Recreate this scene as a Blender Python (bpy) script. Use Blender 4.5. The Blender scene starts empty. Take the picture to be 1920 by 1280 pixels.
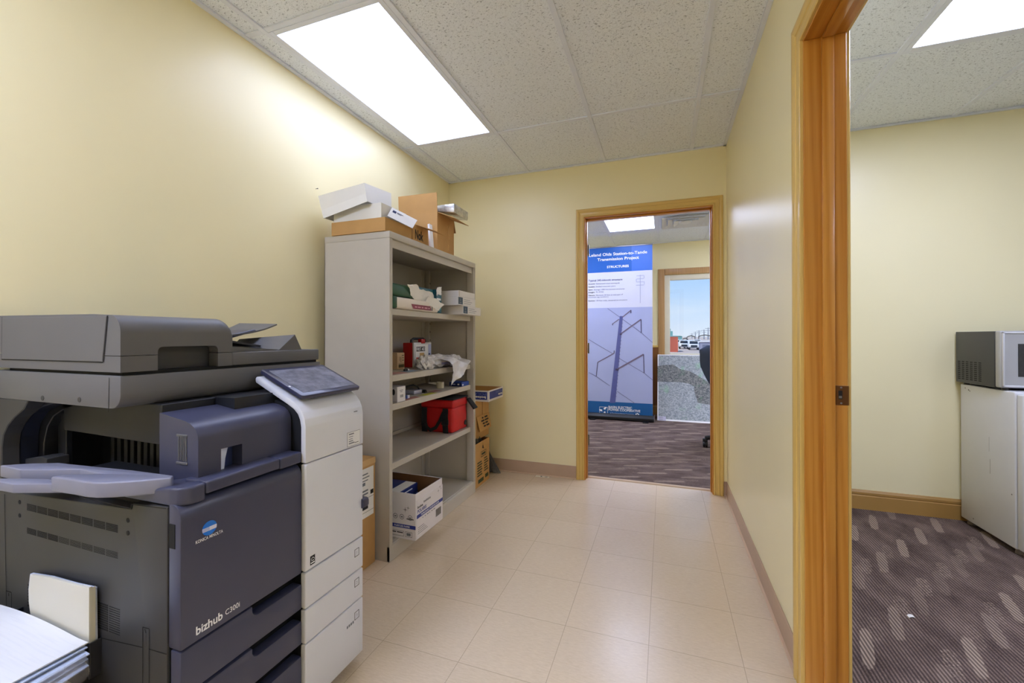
import bpy, bmesh, math, random
from mathutils import Vector, Matrix, noise
random.seed(7)
S = bpy.context.scene
COL = S.collection
PI = math.pi

# ---------------------------------------------------------------- camera model (measured from the photograph, 1920x1280)
FPX, YAW, PITCH, ROLL, EYE, CX, CY = 798.0, math.radians(19.922), math.radians(.225), math.radians(.053), 1.111, 955.76, 627.75
_c, _s = math.cos(YAW), math.sin(YAW)
_r, _f, _u = Vector((_c, _s, 0)), Vector((-_s, _c, 0)), Vector((0, 0, 1))
_f, _u = _f*math.cos(PITCH) + _u*math.sin(PITCH), _u*math.cos(PITCH) - _f*math.sin(PITCH)
_r, _u = _r*math.cos(ROLL) - _u*math.sin(ROLL), _r*math.sin(ROLL) + _u*math.cos(ROLL)

def U(px, py, X=None, Y=None, Z=None):
    """measuring aid: the point of a world plane that the photograph shows at a pixel"""
    d = _r*((px - CX)/FPX) - _u*((py - CY)/FPX) + _f
    t = X/d.x if X is not None else Y/d.y if Y is not None else (Z - EYE)/d.z
    return Vector((0, 0, EYE)) + d*t

cam = bpy.data.cameras.new('camera')
cam.sensor_width = 36.0
cam.sensor_fit = 'HORIZONTAL'
cam.lens = FPX/1920*36
cam.shift_x = (960 - CX)/1920
cam.shift_y = (CY - 640)/1920
cam.clip_start, cam.clip_end = .02, 4000
camo = bpy.data.objects.new('camera', cam)
COL.objects.link(camo)
camo.matrix_world = Matrix(((_r.x, _u.x, -_f.x, 0), (_r.y, _u.y, -_f.y, 0), (_r.z, _u.z, -_f.z, EYE), (0, 0, 0, 1)))
S.camera = camo

# ---------------------------------------------------------------- materials
def lin(c):
    return tuple(((x/255)/12.92 if x/255 <= .04045 else ((x/255 + .055)/1.055)**2.4) for x in c)

class N:
    """small node-tree writer"""
    def __init__(self, name):
        self.m = bpy.data.materials.new(name)
        self.m.use_nodes = True
        self.t = self.m.node_tree
        self.t.nodes.clear()
        self.out = self.t.nodes.new('ShaderNodeOutputMaterial')
        self.b = self.t.nodes.new('ShaderNodeBsdfPrincipled')
        self.t.links.new(self.b.outputs[0], self.out.inputs[0])
    def n(self, kind, **kw):
        x = self.t.nodes.new('ShaderNode' + kind)
        for k, v in kw.items():
            if k.startswith('i_'):
                x.inputs[k[2:].replace('_', ' ')].default_value = v
            else:
                setattr(x, k, v)
        return x
    def l(self, a, b):
        self.t.links.new(a, b)
    def setin(self, sock, v):
        if hasattr(v, 'is_output') or isinstance(v, bpy.types.NodeSocket):
            self.l(v, sock)
        else:
            sock.default_value = v
    def math(self, op, a, b=None, c=None):
        x = self.t.nodes.new('ShaderNodeMath')
        x.operation = op
        self.setin(x.inputs[0], a)
        if b is not None: self.setin(x.inputs[1], b)
        if c is not None: self.setin(x.inputs[2], c)
        return x.outputs[0]
    def coord(self, scale=(1, 1, 1), kind='Object'):
        tc = self.n('TexCoord')
        mp = self.n('Mapping')
        mp.inputs['Scale'].default_value = scale
        self.l(tc.outputs[kind], mp.inputs['Vector'])
        return mp.outputs[0]
    def xyz(self, kind='Object'):
        tc = self.n('TexCoord')
        sp = self.n('SeparateXYZ')
        self.l(tc.outputs[kind], sp.inputs[0])
        return sp.outputs[0], sp.outputs[1], sp.outputs[2]
    def noise(self, vec, scale, detail=3, rough=.5):
        x = self.n('TexNoise')
        x.inputs['Scale'].default_value = scale
        x.inputs['Detail'].default_value = detail
        x.inputs['Roughness'].default_value = rough
        self.l(vec, x.inputs['Vector'])
        return x.outputs['Fac']
    def mix(self, fac, a, b):
        x = self.n('Mix', data_type='RGBA')
        self.setin(x.inputs[0], fac)
        for i, v in ((6, a), (7, b)):
            if isinstance(v, tuple): x.inputs[i].default_value = (*v[:3], 1)
            else: self.l(v, x.inputs[i])
        return x.outputs[2]
    def ramp(self, fac, lo, hi, a=0., b=1.):
        x = self.n('MapRange')
        x.inputs[1].default_value, x.inputs[2].default_value = lo, hi
        x.inputs[3].default_value, x.inputs[4].default_value = a, b
        self.l(fac, x.inputs[0])
        return x.outputs[0]
    def bump(self, h, strength=.2, dist=.002):
        x = self.n('Bump')
        x.inputs['Strength'].default_value = strength
        x.inputs['Distance'].default_value = dist
        self.l(h, x.inputs['Height'])
        self.l(x.outputs[0], self.b.inputs['Normal'])
    def base(self, col):
        if isinstance(col, tuple): self.b.inputs['Base Color'].default_value = (*col[:3], 1)
        else: self.l(col, self.b.inputs['Base Color'])
    def set(self, rough=.5, metal=0., spec=.5, coat=0., trans=0., alpha=1.):
        self.setin(self.b.inputs['Roughness'], rough)
        self.b.inputs['Metallic'].default_value = metal
        self.b.inputs['Specular IOR Level'].default_value = spec
        self.b.inputs['Coat Weight'].default_value = coat
        self.b.inputs['Transmission Weight'].default_value = trans
        self.b.inputs['Alpha'].default_value = alpha

_mats = {}
def M(name, rgb=None, rough=.5, metal=0., spec=.5, var=.06, vs=9., bump=0., bs=200., coat=0.):
    """plain surface with a little uneven tone and grain"""
    if name in _mats: return _mats[name]
    g = N(name)
    c = lin(rgb)
    v = g.coord()
    f = g.noise(v, vs, 4)
    g.base(g.mix(g.ramp(f, .3, .7), tuple(x*(1 - var) for x in c), tuple(min(1, x*(1 + var)) for x in c)))
    g.set(rough, metal, spec, coat)
    if bump: g.bump(g.noise(v, bs, 2), bump, .001)
    _mats[name] = g.m
    return g.m

def wood(name, a, b, axis, rough=.35, scale=1.0):
    g = N(name)
    sc = [44*scale]*3
    sc['xyz'.index(axis)] = 1.1*scale
    v = g.coord(tuple(sc))
    warp = g.noise(v, .7, 3)
    w = g.n('TexWave', wave_type='BANDS', bands_direction='DIAGONAL')
    w.inputs['Scale'].default_value = .55
    w.inputs['Distortion'].default_value = 5.5
    w.inputs['Detail'].default_value = 2.0
    g.l(v, w.inputs['Vector'])
    sc2 = [300*scale]*3
    sc2['xyz'.index(axis)] = 5*scale
    fine = g.noise(g.coord(tuple(sc2)), 1., 3)
    f = g.math('ADD', g.math('MULTIPLY', w.outputs['Fac'], .22), g.math('ADD', g.math('MULTIPLY', warp, .50), g.math('MULTIPLY', fine, .35)))
    g.base(g.mix(g.ramp(f, .25, .85), lin(a), lin(b)))
    g.set(rough, 0, .5, .15)
    g.bump(fine, .06, .0006)
    _mats[name] = g.m
    return g.m

def emit(name, rgb, strength, var=None):
    g = N(name)
    e = g.n('Emission')
    e.inputs[0].default_value = (*lin(rgb), 1)
    e.inputs[1].default_value = strength
    g.l(e.outputs[0], g.out.inputs[0])
    _mats[name] = g.m
    return g.m

# ---------------------------------------------------------------- mesh building
class MB:
    def __init__(self):
        self.bm = bmesh.new()
        self.mats = []
    def mi(self, m):
        if m not in self.mats: self.mats.append(m)
        return self.mats.index(m)
    def _join(self, t, m, X=None):
        if m is None and not self.mats: self.mats.append(None)
        k = self.mi(m) if m is not None else 0
        for f in t.faces: f.material_index = k
        if X is not None: t.transform(X)
        me = bpy.data.meshes.new('t')
        t.to_mesh(me); t.free()
        self.bm.from_mesh(me)
        bpy.data.meshes.remove(me)
        return self
    def box(self, x0, x1, y0, y1, z0, z1, bev=0., seg=2, m=None, X=None):
        t = bmesh.new()
        bmesh.ops.create_cube(t, size=1)
        for v in t.verts:
            v.co = Vector((x0 + (x1 - x0)*(v.co.x + .5), y0 + (y1 - y0)*(v.co.y + .5), z0 + (z1 - z0)*(v.co.z + .5)))
        if bev: bmesh.ops.bevel(t, geom=t.edges[:], offset=bev, segments=seg, profile=.5, affect='EDGES', clamp_overlap=True)
        return self._join(t, m, X)
    def prism(self, pts, axis, a, b, bev=0., seg=2, m=None, X=None, rim_only=False):
        """polygon extruded along an axis: 'x' takes (y,z), 'y' takes (x,z), 'z' takes (x,y)"""
        t = bmesh.new()
        def p(q, h):
            return Vector((h, q[0], q[1])) if axis == 'x' else Vector((q[0], h, q[1])) if axis == 'y' else Vector((q[0], q[1], h))
        lo = [t.verts.new(p(q, a)) for q in pts]
        hi = [t.verts.new(p(q, b)) for q in pts]
        n = len(pts)
        t.faces.new(lo); t.faces.new(hi)
        for i in range(n): t.faces.new((lo[i], lo[(i + 1) % n], hi[(i + 1) % n], hi[i]))
        bmesh.ops.recalc_face_normals(t, faces=t.faces[:])
        if bev:
            e = [x for x in t.edges if (x.verts[0] in lo) == (x.verts[1] in lo)] if rim_only else t.edges[:]
            bmesh.ops.bevel(t, geom=e, offset=bev, segments=seg, profile=.5, affect='EDGES', clamp_overlap=True)
        return self._join(t, m, X)
    def hexa(self, c, m=None, bev=0.):
        """eight corners: near/low loop of four, then the opposite loop of four"""
        t = bmesh.new()
        v = [t.verts.new(Vector(q)) for q in c]
        for f in ((0, 1, 2, 3), (7, 6, 5, 4), (0, 4, 5, 1), (1, 5, 6, 2), (2, 6, 7, 3), (3, 7, 4, 0)):
            t.faces.new([v[i] for i in f])
        bmesh.ops.recalc_face_normals(t, faces=t.faces[:])
        if bev: bmesh.ops.bevel(t, geom=t.edges[:], offset=bev, segments=2, profile=.5, affect='EDGES', clamp_overlap=True)
        return self._join(t, m)
    def sheet(self, c, th, m=None):
        """four corners of a panel given a thickness"""
        c = [Vector(q) for q in c]
        n = (c[1] - c[0]).cross(c[3] - c[0]).normalized()*th
        return self.hexa([*c, *[q + n for q in c]], m)
    def poly(self, pts, m=None):
        t = bmesh.new()
        t.faces.new([t.verts.new(Vector(q)) for q in pts])
        return self._join(t, m)
    def tube(self, path, r, n=10, m=None, flat=None, caps=True):
        """round (or flattened) bar along points; r may be one radius per point"""
        t = bmesh.new()
        path = [Vector(p) for p in path]
        rs = r if isinstance(r, (list, tuple)) else [r]*len(path)
        rings, ref = [], None
        for i, p in enumerate(path):
            d = (path[min(i + 1, len(path) - 1)] - path[max(i - 1, 0)]).normalized()
            if ref is None:
                ref = Vector((0, 0, 1)) if abs(d.z) < .9 else Vector((1, 0, 0))
                if flat: ref = Vector(flat[1])
            a = (ref - d*ref.dot(d)).normalized()
            b = d.cross(a)
            ref = a
            k = flat[0] if flat else 1
            rings.append([t.verts.new(p + (a*math.cos(2*PI*j/n)*k + b*math.sin(2*PI*j/n))*rs[i]) for j in range(n)])
        for q, w in zip(rings, rings[1:]):
            for j in range(n): t.faces.new((q[j], q[(j + 1) % n], w[(j + 1) % n], w[j]))
        if caps:
            t.faces.new(rings[0]); t.faces.new(rings[-1])
        bmesh.ops.recalc_face_normals(t, faces=t.faces[:])
        return self._join(t, m)
    def lathe(self, prof, c, axis='z', n=24, m=None):
        """(radius, height) profile turned about an axis through c"""
        t = bmesh.new()
        rings = []
        for r, h in prof:
            ring = []
            for j in range(n):
                a = 2*PI*j/n
                q = (r*math.cos(a), r*math.sin(a), h)
                q = q if axis == 'z' else (h, q[0], q[1]) if axis == 'x' else (q[0], h, q[1])
                ring.append(t.verts.new(Vector(c) + Vector(q)))
            rings.append(ring)
        for q, w in zip(rings, rings[1:]):
            for j in range(n): t.faces.new((q[j], q[(j + 1) % n], w[(j + 1) % n], w[j]))
        t.faces.new(rings[0]); t.faces.new(rings[-1])
        bmesh.ops.recalc_face_normals(t, faces=t.faces[:])
        return self._join(t, m)
    def grid(self, fn, nu, nv, m=None, th=0.):
        """surface from fn(u,v) for u,v in 0..1"""
        t = bmesh.new()
        g = [[t.verts.new(Vector(fn(i/nu, j/nv))) for j in range(nv + 1)] for i in range(nu + 1)]
        for i in range(nu):
            for j in range(nv): t.faces.new((g[i][j], g[i + 1][j], g[i + 1][j + 1], g[i][j + 1]))
        if th:
            bmesh.ops.recalc_face_normals(t, faces=t.faces[:])
            bmesh.ops.solidify(t, geom=t.faces[:], thickness=th)
        return self._join(t, m)
    def text(self, s, p, right, up, w=None, h=None, m=None, bold=0., align='L', lift=.0006, th=0.):
        """flat lettering: w = width to fit, h = height of the capitals to fit"""
        cu = bpy.data.curves.new('f', 'FONT')
        cu.body = s
        cu.size = 1
        cu.offset = bold
        cu.extrude = th
        cu.resolution_u = 3
        o = bpy.data.objects.new('f', cu)
        COL.objects.link(o)
        me = bpy.data.meshes.new_from_object(o.evaluated_get(bpy.context.evaluated_depsgraph_get()))
        bpy.data.objects.remove(o); bpy.data.curves.remove(cu)
        if not me.vertices: return self
        xs = [v.co.x for v in me.vertices]
        x0, x1 = min(xs), max(xs)
        sy = h/.7 if h else None
        sx = w/(x1 - x0) if w else sy
        if sy is None: sy = sx
        r, u = Vector(right).normalized(), Vector(up).normalized()
        n = r.cross(u)
        off = 0 if align == 'L' else (x1 - x0)*sx/2 if align == 'C' else (x1 - x0)*sx
        for v in me.vertices:
            v.co = Vector(p) + r*((v.co.x - x0)*sx - off) + u*(v.co.y*sy) + n*(lift + v.co.z*.0)
        t = bmesh.new(); t.from_mesh(me); bpy.data.meshes.remove(me)
        return self._join(t, m)

def wloc(o):
    v = Vector((0, 0, 0))
    while o is not None:
        v += o.location; o = o.parent
    return v

def obj(name, mb, mat=None, parent=None, at=None, ang=32):
    """link a builder's mesh as ONE object; vertices are given in world coordinates"""
    mb.mats = [mat if m is None else m for m in mb.mats] or [mat]
    me = bpy.data.meshes.new(name)
    base = wloc(parent) if parent else Vector(at) if at is not None else Vector((0, 0, 0))
    mb.bm.transform(Matrix.Translation(-base))
    mb.bm.to_mesh(me); mb.bm.free()
    for m in mb.mats: me.materials.append(m)
    for p in me.polygons: p.use_smooth = True
    me.set_sharp_from_angle(angle=math.radians(ang))
    o = bpy.data.objects.new(name, me)
    COL.objects.link(o)
    if parent: o.parent = parent
    elif at is not None: o.location = at
    return o

def thing(name, label, cat, at, group=None):
    o = bpy.data.objects.new(name, None)
    COL.objects.link(o)
    o.location = at
    o.empty_display_size = .05
    o['label'] = label; o['category'] = cat
    if group: o['group'] = group
    return o

def tag(o, label, cat, group=None):
    o['label'] = label; o['category'] = cat
    if group: o['group'] = group
    return o

def struct(name, mb, mat=None, parent=None, ang=32):
    o = obj(name, mb, mat, parent, ang=ang)
    if not parent: o['kind'] = 'structure'
    return o

def holder(name):
    o = bpy.data.objects.new(name, None)
    COL.objects.link(o)
    o['kind'] = 'structure'
    return o

def dup(root, loc, label=None, group=None):
    """copy of a thing with copies of its parts and sub-parts"""
    r = root.copy(); COL.objects.link(r); r.location = loc
    if label: r['label'] = label
    if group: r['group'] = group
    for ch in list(root.children):
        c = ch.copy(); COL.objects.link(c); c.parent = r
        for g in list(ch.children):
            d = g.copy(); COL.objects.link(d); d.parent = c
    return r

def arc(cx, cy, r, a0, a1, n=6):
    return [(cx + r*math.cos(math.radians(a0 + (a1 - a0)*i/n)), cy + r*math.sin(math.radians(a0 + (a1 - a0)*i/n))) for i in range(n + 1)]
# ---------------------------------------------------------------- surfaces of the rooms
def wall_paint(name, rgb, rough=.34):
    g = N(name)
    c = lin(rgb)
    v = g.coord()
    f = g.noise(v, 1.3, 3)
    g.base(g.mix(g.ramp(f, .3, .7), tuple(x*.975 for x in c), tuple(min(1, x*1.02) for x in c)))
    g.set(rough, 0, .45)
    g.bump(g.noise(v, 260, 2), .05, .0008)
    _mats[name] = g.m
    return g.m
WALL = wall_paint('pale_yellow_wall_paint', (238, 228, 186))

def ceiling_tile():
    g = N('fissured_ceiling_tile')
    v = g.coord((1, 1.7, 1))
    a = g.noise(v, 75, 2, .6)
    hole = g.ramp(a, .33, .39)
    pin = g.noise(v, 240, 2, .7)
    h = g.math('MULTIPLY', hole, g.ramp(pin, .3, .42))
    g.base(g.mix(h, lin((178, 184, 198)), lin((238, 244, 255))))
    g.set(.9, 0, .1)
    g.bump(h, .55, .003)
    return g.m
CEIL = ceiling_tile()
TBAR = M('white_painted_grid_metal', (224, 230, 246), .45, var=.02)

def floor_tile():
    g = N('beige_vinyl_floor_tile')
    x, y, z = g.xyz()
    T = .3048
    def line(c, off):
        f = g.math('FRACT', g.math('DIVIDE', g.math('ADD', c, off + 20*T), T))
        d = g.math('MINIMUM', f, g.math('SUBTRACT', 1., f))
        return g.ramp(d, .002, .0052)
    joint = g.math('MULTIPLY', line(x, .0542), line(y, -.091))
    streak = g.noise(g.coord((34, 190, 1)), 1., 5, .8)
    blot = g.noise(g.coord(), 3.2, 3)
    tone = g.n('TexWhiteNoise', noise_dimensions='2D')
    cmb = g.n('CombineXYZ')
    g.l(g.math('FLOOR', g.math('DIVIDE', g.math('ADD', x, .0542 + 20*T), T)), cmb.inputs[0])
    g.l(g.math('FLOOR', g.math('DIVIDE', g.math('ADD', y, -.091 + 20*T), T)), cmb.inputs[1])
    g.l(cmb.outputs[0], tone.inputs['Vector'])
    f = g.math('ADD', g.math('MULTIPLY', streak, .75), g.math('ADD', g.math('MULTIPLY', blot, .16), g.math('MULTIPLY', tone.outputs['Value'], .06)))
    col = g.mix(g.ramp(f, .22, .76), lin((198, 178, 152)), lin((230, 213, 188)))
    scuff = g.ramp(g.noise(g.coord((1, 1.6, 1)), 70, 2, .8), .73, .78)
    col = g.mix(g.math('MULTIPLY', scuff, .35), col, lin((150, 128, 104)))
    col = g.mix(joint, lin((182, 163, 139)), col)
    g.base(col)
    g.set(g.ramp(g.noise(g.coord((3, 5, 1)), 1.4, 2, .5), .2, .8, .19, .27), 0, .42)
    g.bump(g.math('ADD', joint, g.math('MULTIPLY', g.noise(g.coord((30, 150, 1)), 1., 3), .25)), .08, .0010)
    return g.m
FLOOR = floor_tile()

def carpet(name, along):
    """ribbed brown carpet tile with pale leaf-shaped flecks lying along one axis"""
    g = N(name)
    x, y, z = g.xyz()
    u, v = (x, y) if along == 'y' else (y, x)
    W, L = .165, .33
    cu = g.math('DIVIDE', g.math('ADD', u, 20.), W)
    iu = g.math('FLOOR', cu)
    fu = g.math('SUBTRACT', g.math('FRACT', cu), .5)
    cv = g.math('DIVIDE', g.math('ADD', g.math('ADD', v, 20.), g.math('MULTIPLY', iu, .127)), L)
    iv = g.math('FLOOR', cv)
    fv = g.math('SUBTRACT', g.math('FRACT', cv), .5)
    wn = g.n('TexWhiteNoise', noise_dimensions='2D')
    cmb = g.n('CombineXYZ'); g.l(iu, cmb.inputs[0]); g.l(iv, cmb.inputs[1]); g.l(cmb.outputs[0], wn.inputs['Vector'])
    rnd = wn.outputs['Value']
    jag = g.math('MULTIPLY', g.math('SUBTRACT', g.noise(g.coord(), 55, 3), .5), .5)
    def leaf_at(u0, v0, wd, ln):
        a, c = g.math('SUBTRACT', fu, u0), g.math('SUBTRACT', fv, v0)
        sk = g.math('ADD', a, g.math('MULTIPLY', c, -.6))
        d = g.math('MAXIMUM', g.math('DIVIDE', g.math('ABSOLUTE', sk), wd), g.math('DIVIDE', g.math('ABSOLUTE', c), ln))
        d = g.math('ADD', g.math('MULTIPLY', d, .7), g.math('MULTIPLY', g.math('ADD', g.math('DIVIDE', g.math('ABSOLUTE', sk), wd), g.math('DIVIDE', g.math('ABSOLUTE', c), ln)), .22))
        return g.ramp(g.math('ADD', d, jag), .88, 1.0, 1., 0.)
    speck = g.ramp(g.noise(g.coord(), 150, 2, .7), .45, .6)
    leaf = g.math('MULTIPLY', leaf_at(-.18, -.14, .125, .36), g.ramp(rnd, .15, .6, .25, .9))
    leaf2 = g.math('MULTIPLY', g.math('MULTIPLY', leaf_at(.26, .26, .14, .26), speck), g.ramp(rnd, .2, .8, .8, .2))
    leaf = g.math('MAXIMUM', leaf, leaf2)
    rib = g.math('SINE', g.math('MULTIPLY', u, 2*PI/.0125))
    rib01 = g.ramp(rib, -.6, .7)
    tuft = g.noise(g.coord(), 330, 2, .7)
    sc = (5, 2.2, 1) if along == 'y' else (2.2, 5, 1)
    big = g.noise(g.coord(sc), 2.2, 3)
    f = g.math('ADD', g.math('MULTIPLY', big, .5), g.math('MULTIPLY', tuft, .55))
    col = g.mix(g.ramp(f, .36, .66), lin((74, 60, 57)), lin((146, 126, 117)))
    col = g.mix(g.math('MULTIPLY', leaf, .8), col, lin((184, 164, 148)))
    col = g.mix(g.ramp(rib01, 0, 1, .72, 0.), col, lin((44, 35, 35)))
    g.base(col)
    g.set(.95, 0, .1)
    g.bump(g.math('ADD', rib01, tuft), .5, .003)
    return g.m
CARPET_R = carpet('brown_ribbed_carpet_side_office', 'y')
CARPET_B = carpet('brown_ribbed_carpet_far_office', 'x')

CASE_V = wood('golden_varnished_casing_upright', (204, 168, 88), (222, 190, 112), 'z', .38)
CASE_H = wood('golden_varnished_casing_level', (204, 168, 88), (222, 190, 112), 'y', .38)
CASE_X = wood('golden_varnished_casing_across', (204, 168, 88), (222, 190, 112), 'x', .38)
JAMB_V = wood('orange_pine_jamb_upright', (178, 112, 32), (212, 153, 68), 'z', .3)
JAMB_H = wood('orange_pine_jamb_level', (178, 112, 32), (212, 153, 68), 'y', .3)
JAMB_X = wood('orange_pine_jamb_across', (178, 112, 32), (212, 153, 68), 'x', .3)
COVE = M('tan_vinyl_cove_base', (184, 158, 134), .5, var=.03)
COVE_TOE = M('pale_cove_toe', (206, 180, 152), .45, var=.03)
BASEWOOD = M('gold_brown_painted_base', (170, 132, 72), .4, var=.03)
BLACK = M('black_plastic', (16, 16, 18), .45)
SEAM = M('black_gap', (6, 6, 7), .8)
METAL = M('brushed_steel', (150, 150, 152), .3, metal=.9, var=.04)
BRONZE = M('brown_strike_metal', (118, 78, 44), .35, metal=.7)
WHITEP = M('white_paper', (232, 231, 230), .7, var=.02)
CARD = M('brown_cardboard', (190, 148, 92), .75, var=.05, vs=14, bump=.05, bs=90)
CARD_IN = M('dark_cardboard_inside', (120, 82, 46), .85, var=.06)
INK = M('black_ink', (24, 24, 26), .7)
WHITE_INK = M('white_ink', (238, 240, 245), .6, var=.01)

XL, XR, YB, ZC = -1.7585, .4112, 3.3035, 2.4436
YF = -2.7                                   # wall behind the camera
OB, OX0, OX1, OY1 = 3.42, -2.3, 2.6, 6.45    # far office
RX0, RX1, RY1 = .519, 3.6, 3.355             # side office
D1A, D1B, D1H = .655, 1.553, 2.03             # doorway in the right wall
D2A, D2B, D2H = -.580, .324, 2.032           # doorway in the far wall

# ---------------------------------------------------------------- shell
struct('floor', MB().box(XL - .1, .465, YF - .1, 3.40, -.06, 0), FLOOR)
struct('floor_side_office', MB().box(.465, RX1 + .1, YF - .1, RY1 + .03, -.06, .002), CARPET_R)
struct('floor_far_office', MB().box(OX0 - .1, OX1 + .1, 3.40, OY1 + .1, -.06, .002), CARPET_B)
struct('wall_left', MB().box(XL - .1, XL, YF - .1, YB + .001, 0, ZC + .1), WALL)
w = MB()
w.box(XL - .1, D2A - .02, YB, OB, 0, ZC + .1).box(D2B + .02, RX0, YB, OB, 0, ZC + .1).box(D2A - .02, D2B + .02, YB, OB, D2H + .02, ZC + .1)
struct('wall_back', w, WALL)
w = MB()
w.box(XR, RX0, D1B + .02, YB, 0, ZC + .1).box(XR, RX0, YF - .1, D1A - .02, 0, ZC + .1).box(XR, RX0, D1A - .02, D1B + .02, D1H + .02, ZC + .1)
struct('wall_right', w, WALL)
struct('wall_front', MB().box(XL - .1, RX1 + .1, YF - .1, YF, 0, ZC + .1), WALL)
struct('wall_side_office_back', MB().box(RX0, RX1 + .1, RY1, OB, 0, ZC + .1), WALL)
w = MB()                                     # side office outer wall with a daylight window
WY0, WY1, WZ0, WZ1 = .1, 1.9, .85, 2.05
w.box(RX1, RX1 + .1, YF - .1, WY0, 0, ZC + .1).box(RX1, RX1 + .1, WY1, RY1, 0, ZC + .1)
w.box(RX1, RX1 + .1, WY0, WY1, 0, WZ0).box(RX1, RX1 + .1, WY0, WY1, WZ1, ZC + .1)
struct('wall_side_office_right', w, WALL)
f = MB()
for a, b, c, d in ((WY0, WY0 + .06, WZ0, WZ1), (WY1 - .06, WY1, WZ0, WZ1), (WY0 + .06, WY1 - .06, WZ0, WZ0 + .06), (WY0 + .06, WY1 - .06, WZ1 - .06, WZ1), (.97, 1.03, WZ0 + .06, WZ1 - .06)):
    f.box(RX1 + .01, RX1 + .07, a, b, c, d)
win2 = struct('window_2', f, M('white_vinyl_window', (226, 222, 208), .4))
struct('wall_far_office_left', MB().box(OX0 - .1, OX0, OB, OY1 + .1, 0, ZC + .1), WALL)
struct('wall_far_office_right', MB().box(OX1, OX1 + .1, OB, OY1 + .1, 0, ZC + .1), WALL)
w = MB()
WX0, WX1, WB, WT = .009, 1.25, .80, 1.985
w.box(OX0, WX0, OY1, OY1 + .14, 0, ZC + .1).box(WX1, OX1, OY1, OY1 + .14, 0, ZC + .1)
w.box(WX0, WX1, OY1, OY1 + .14, 0, WB).box(WX0, WX1, OY1, OY1 + .14, WT, ZC + .1)
struct('wall_far', w, WALL)
struct('wall_far_office_front', MB().box(OX0 - .1, XL - .1, OB - .1, OB, 0, ZC + .1), WALL)
w = MB().box(OX0 + .001, WX0 - .085, OY1 - .012, OY1, .0, .955).box(WX1 + .085, OX1 - .001, OY1 - .012, OY1, 0, .955).box(WX0 - .085, WX1 + .085, OY1 - .012, OY1, 0, .715)
struct('trim_1', w, wood('brown_wainscot_panel', (110, 66, 28), (146, 92, 44), 'z', .4))
struct('trim_2', MB().box(OX0 + .001, WX0 - .085, OY1 - .022, OY1, .955, .985, .005).box(WX1 + .085, OX1 - .001, OY1 - .022, OY1, .955, .985, .005), CASE_X)

def cgrid(name, x0, x1, y0, y1, xs, ys, skip=()):
    """lay-in ceiling: tiles with exposed bars and wall angle"""
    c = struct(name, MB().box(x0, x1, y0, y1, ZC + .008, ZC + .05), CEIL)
    b, t = MB(), ZC + .008
    for x in xs: b.box(x - .012, x + .012, y0, y1, ZC, t, .001, 1)
    for y in ys:
        e = [x0] + list(xs) + [x1]
        for a, d in zip(e, e[1:]): b.box(a + .012, d - .012, y - .012, y + .012, ZC + .001, t, .001, 1)
    for q in ((x0, x0 + .02, y0, y1), (x1 - .02, x1, y0, y1), (x0, x1, y0, y0 + .02), (x0, x1, y1 - .02, y1)):
        b.box(*q, ZC - .002, t - .002)
    obj('ceiling_grid', b, TBAR, c)
    return c
GX, GY, T2 = -1.6416, 2.5967, .6096
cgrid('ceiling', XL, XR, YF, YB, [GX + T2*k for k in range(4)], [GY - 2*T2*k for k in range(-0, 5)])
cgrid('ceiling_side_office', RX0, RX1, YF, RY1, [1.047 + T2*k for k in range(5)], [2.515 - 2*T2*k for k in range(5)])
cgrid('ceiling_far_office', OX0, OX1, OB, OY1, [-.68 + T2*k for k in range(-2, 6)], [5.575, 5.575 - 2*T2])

# ---------------------------------------------------------------- doorways
PROF = [(0, 0), (0, .010), (.004, .0125), (.012, .0125), (.017, .009), (.022, .0085), (.045, .0105), (.048, .0135), (.052, .0135), (.055, .011), (.063, .0145), (.072, .0165), (.081, .0155), (.086, .011), (.086, 0)]
def casing(parent, name, place, a0, a1, h, ms, k=1.):
    """moulding swept up, across and down an opening; place(s, z, t) puts it in the room"""
    for i, m in enumerate(ms):
        t = bmesh.new()
        rows = []
        for wd, th in PROF:
            wd *= k
            c = [(a0 - wd, .001), (a0 - wd, h + wd), (a1 + wd, h + wd), (a1 + wd, .001)]
            p, q = c[i], c[i + 1]
            rows.append((t.verts.new(place(p[0], p[1], th)), t.verts.new(place(q[0], q[1], th))))
        for r, s in zip(rows, rows[1:]): t.faces.new((r[0], r[1], s[1], s[0]))
        t.faces.new([r[0] for r in rows]); t.faces.new([r[1] for r in rows]); t.faces.new((rows[0][0], rows[0][1], rows[-1][1], rows[-1][0]))
        bmesh.ops.recalc_face_normals(t, faces=t.faces[:])
        mb = MB(); mb.mats = [m]; mb._join(t, None)
        obj(name, mb, None, parent)

d1 = holder('door_1')
obj('jamb', MB().box(XR - .002, RX0 + .002, D1B, D1B + .019, 0, D1H, .0015, 1), JAMB_V, d1)
obj('jamb', MB().box(XR - .002, RX0 + .002, D1A - .019, D1A, 0, D1H, .0015, 1), JAMB_V, d1)
obj('head_jamb', MB().box(XR - .002, RX0 + .002, D1A - .019, D1B + .019, D1H, D1H + .019, .0015, 1), JAMB_H, d1)
obj('door_stop', MB().box(.455, .487, D1B - .011, D1B, .0, D1H, .004), JAMB_V, d1)
obj('door_stop', MB().box(.455, .487, D1A, D1A + .011, .0, D1H, .004), JAMB_V, d1)
obj('door_stop', MB().box(.455, .487, D1A + .011, D1B - .011, D1H - .011, D1H, .004), JAMB_H, d1)
casing(d1, 'casing', lambda s, z, t: Vector((XR - t, s, z)), D1A - .004, D1B + .004, D1H + .004, (CASE_V, CASE_H, CASE_V), .92)
casing(d1, 'casing', lambda s, z, t: Vector((RX0 + t, s, z)), D1A - .004, D1B + .004, D1H + .004, (CASE_V, CASE_H, CASE_V), .92)
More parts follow.
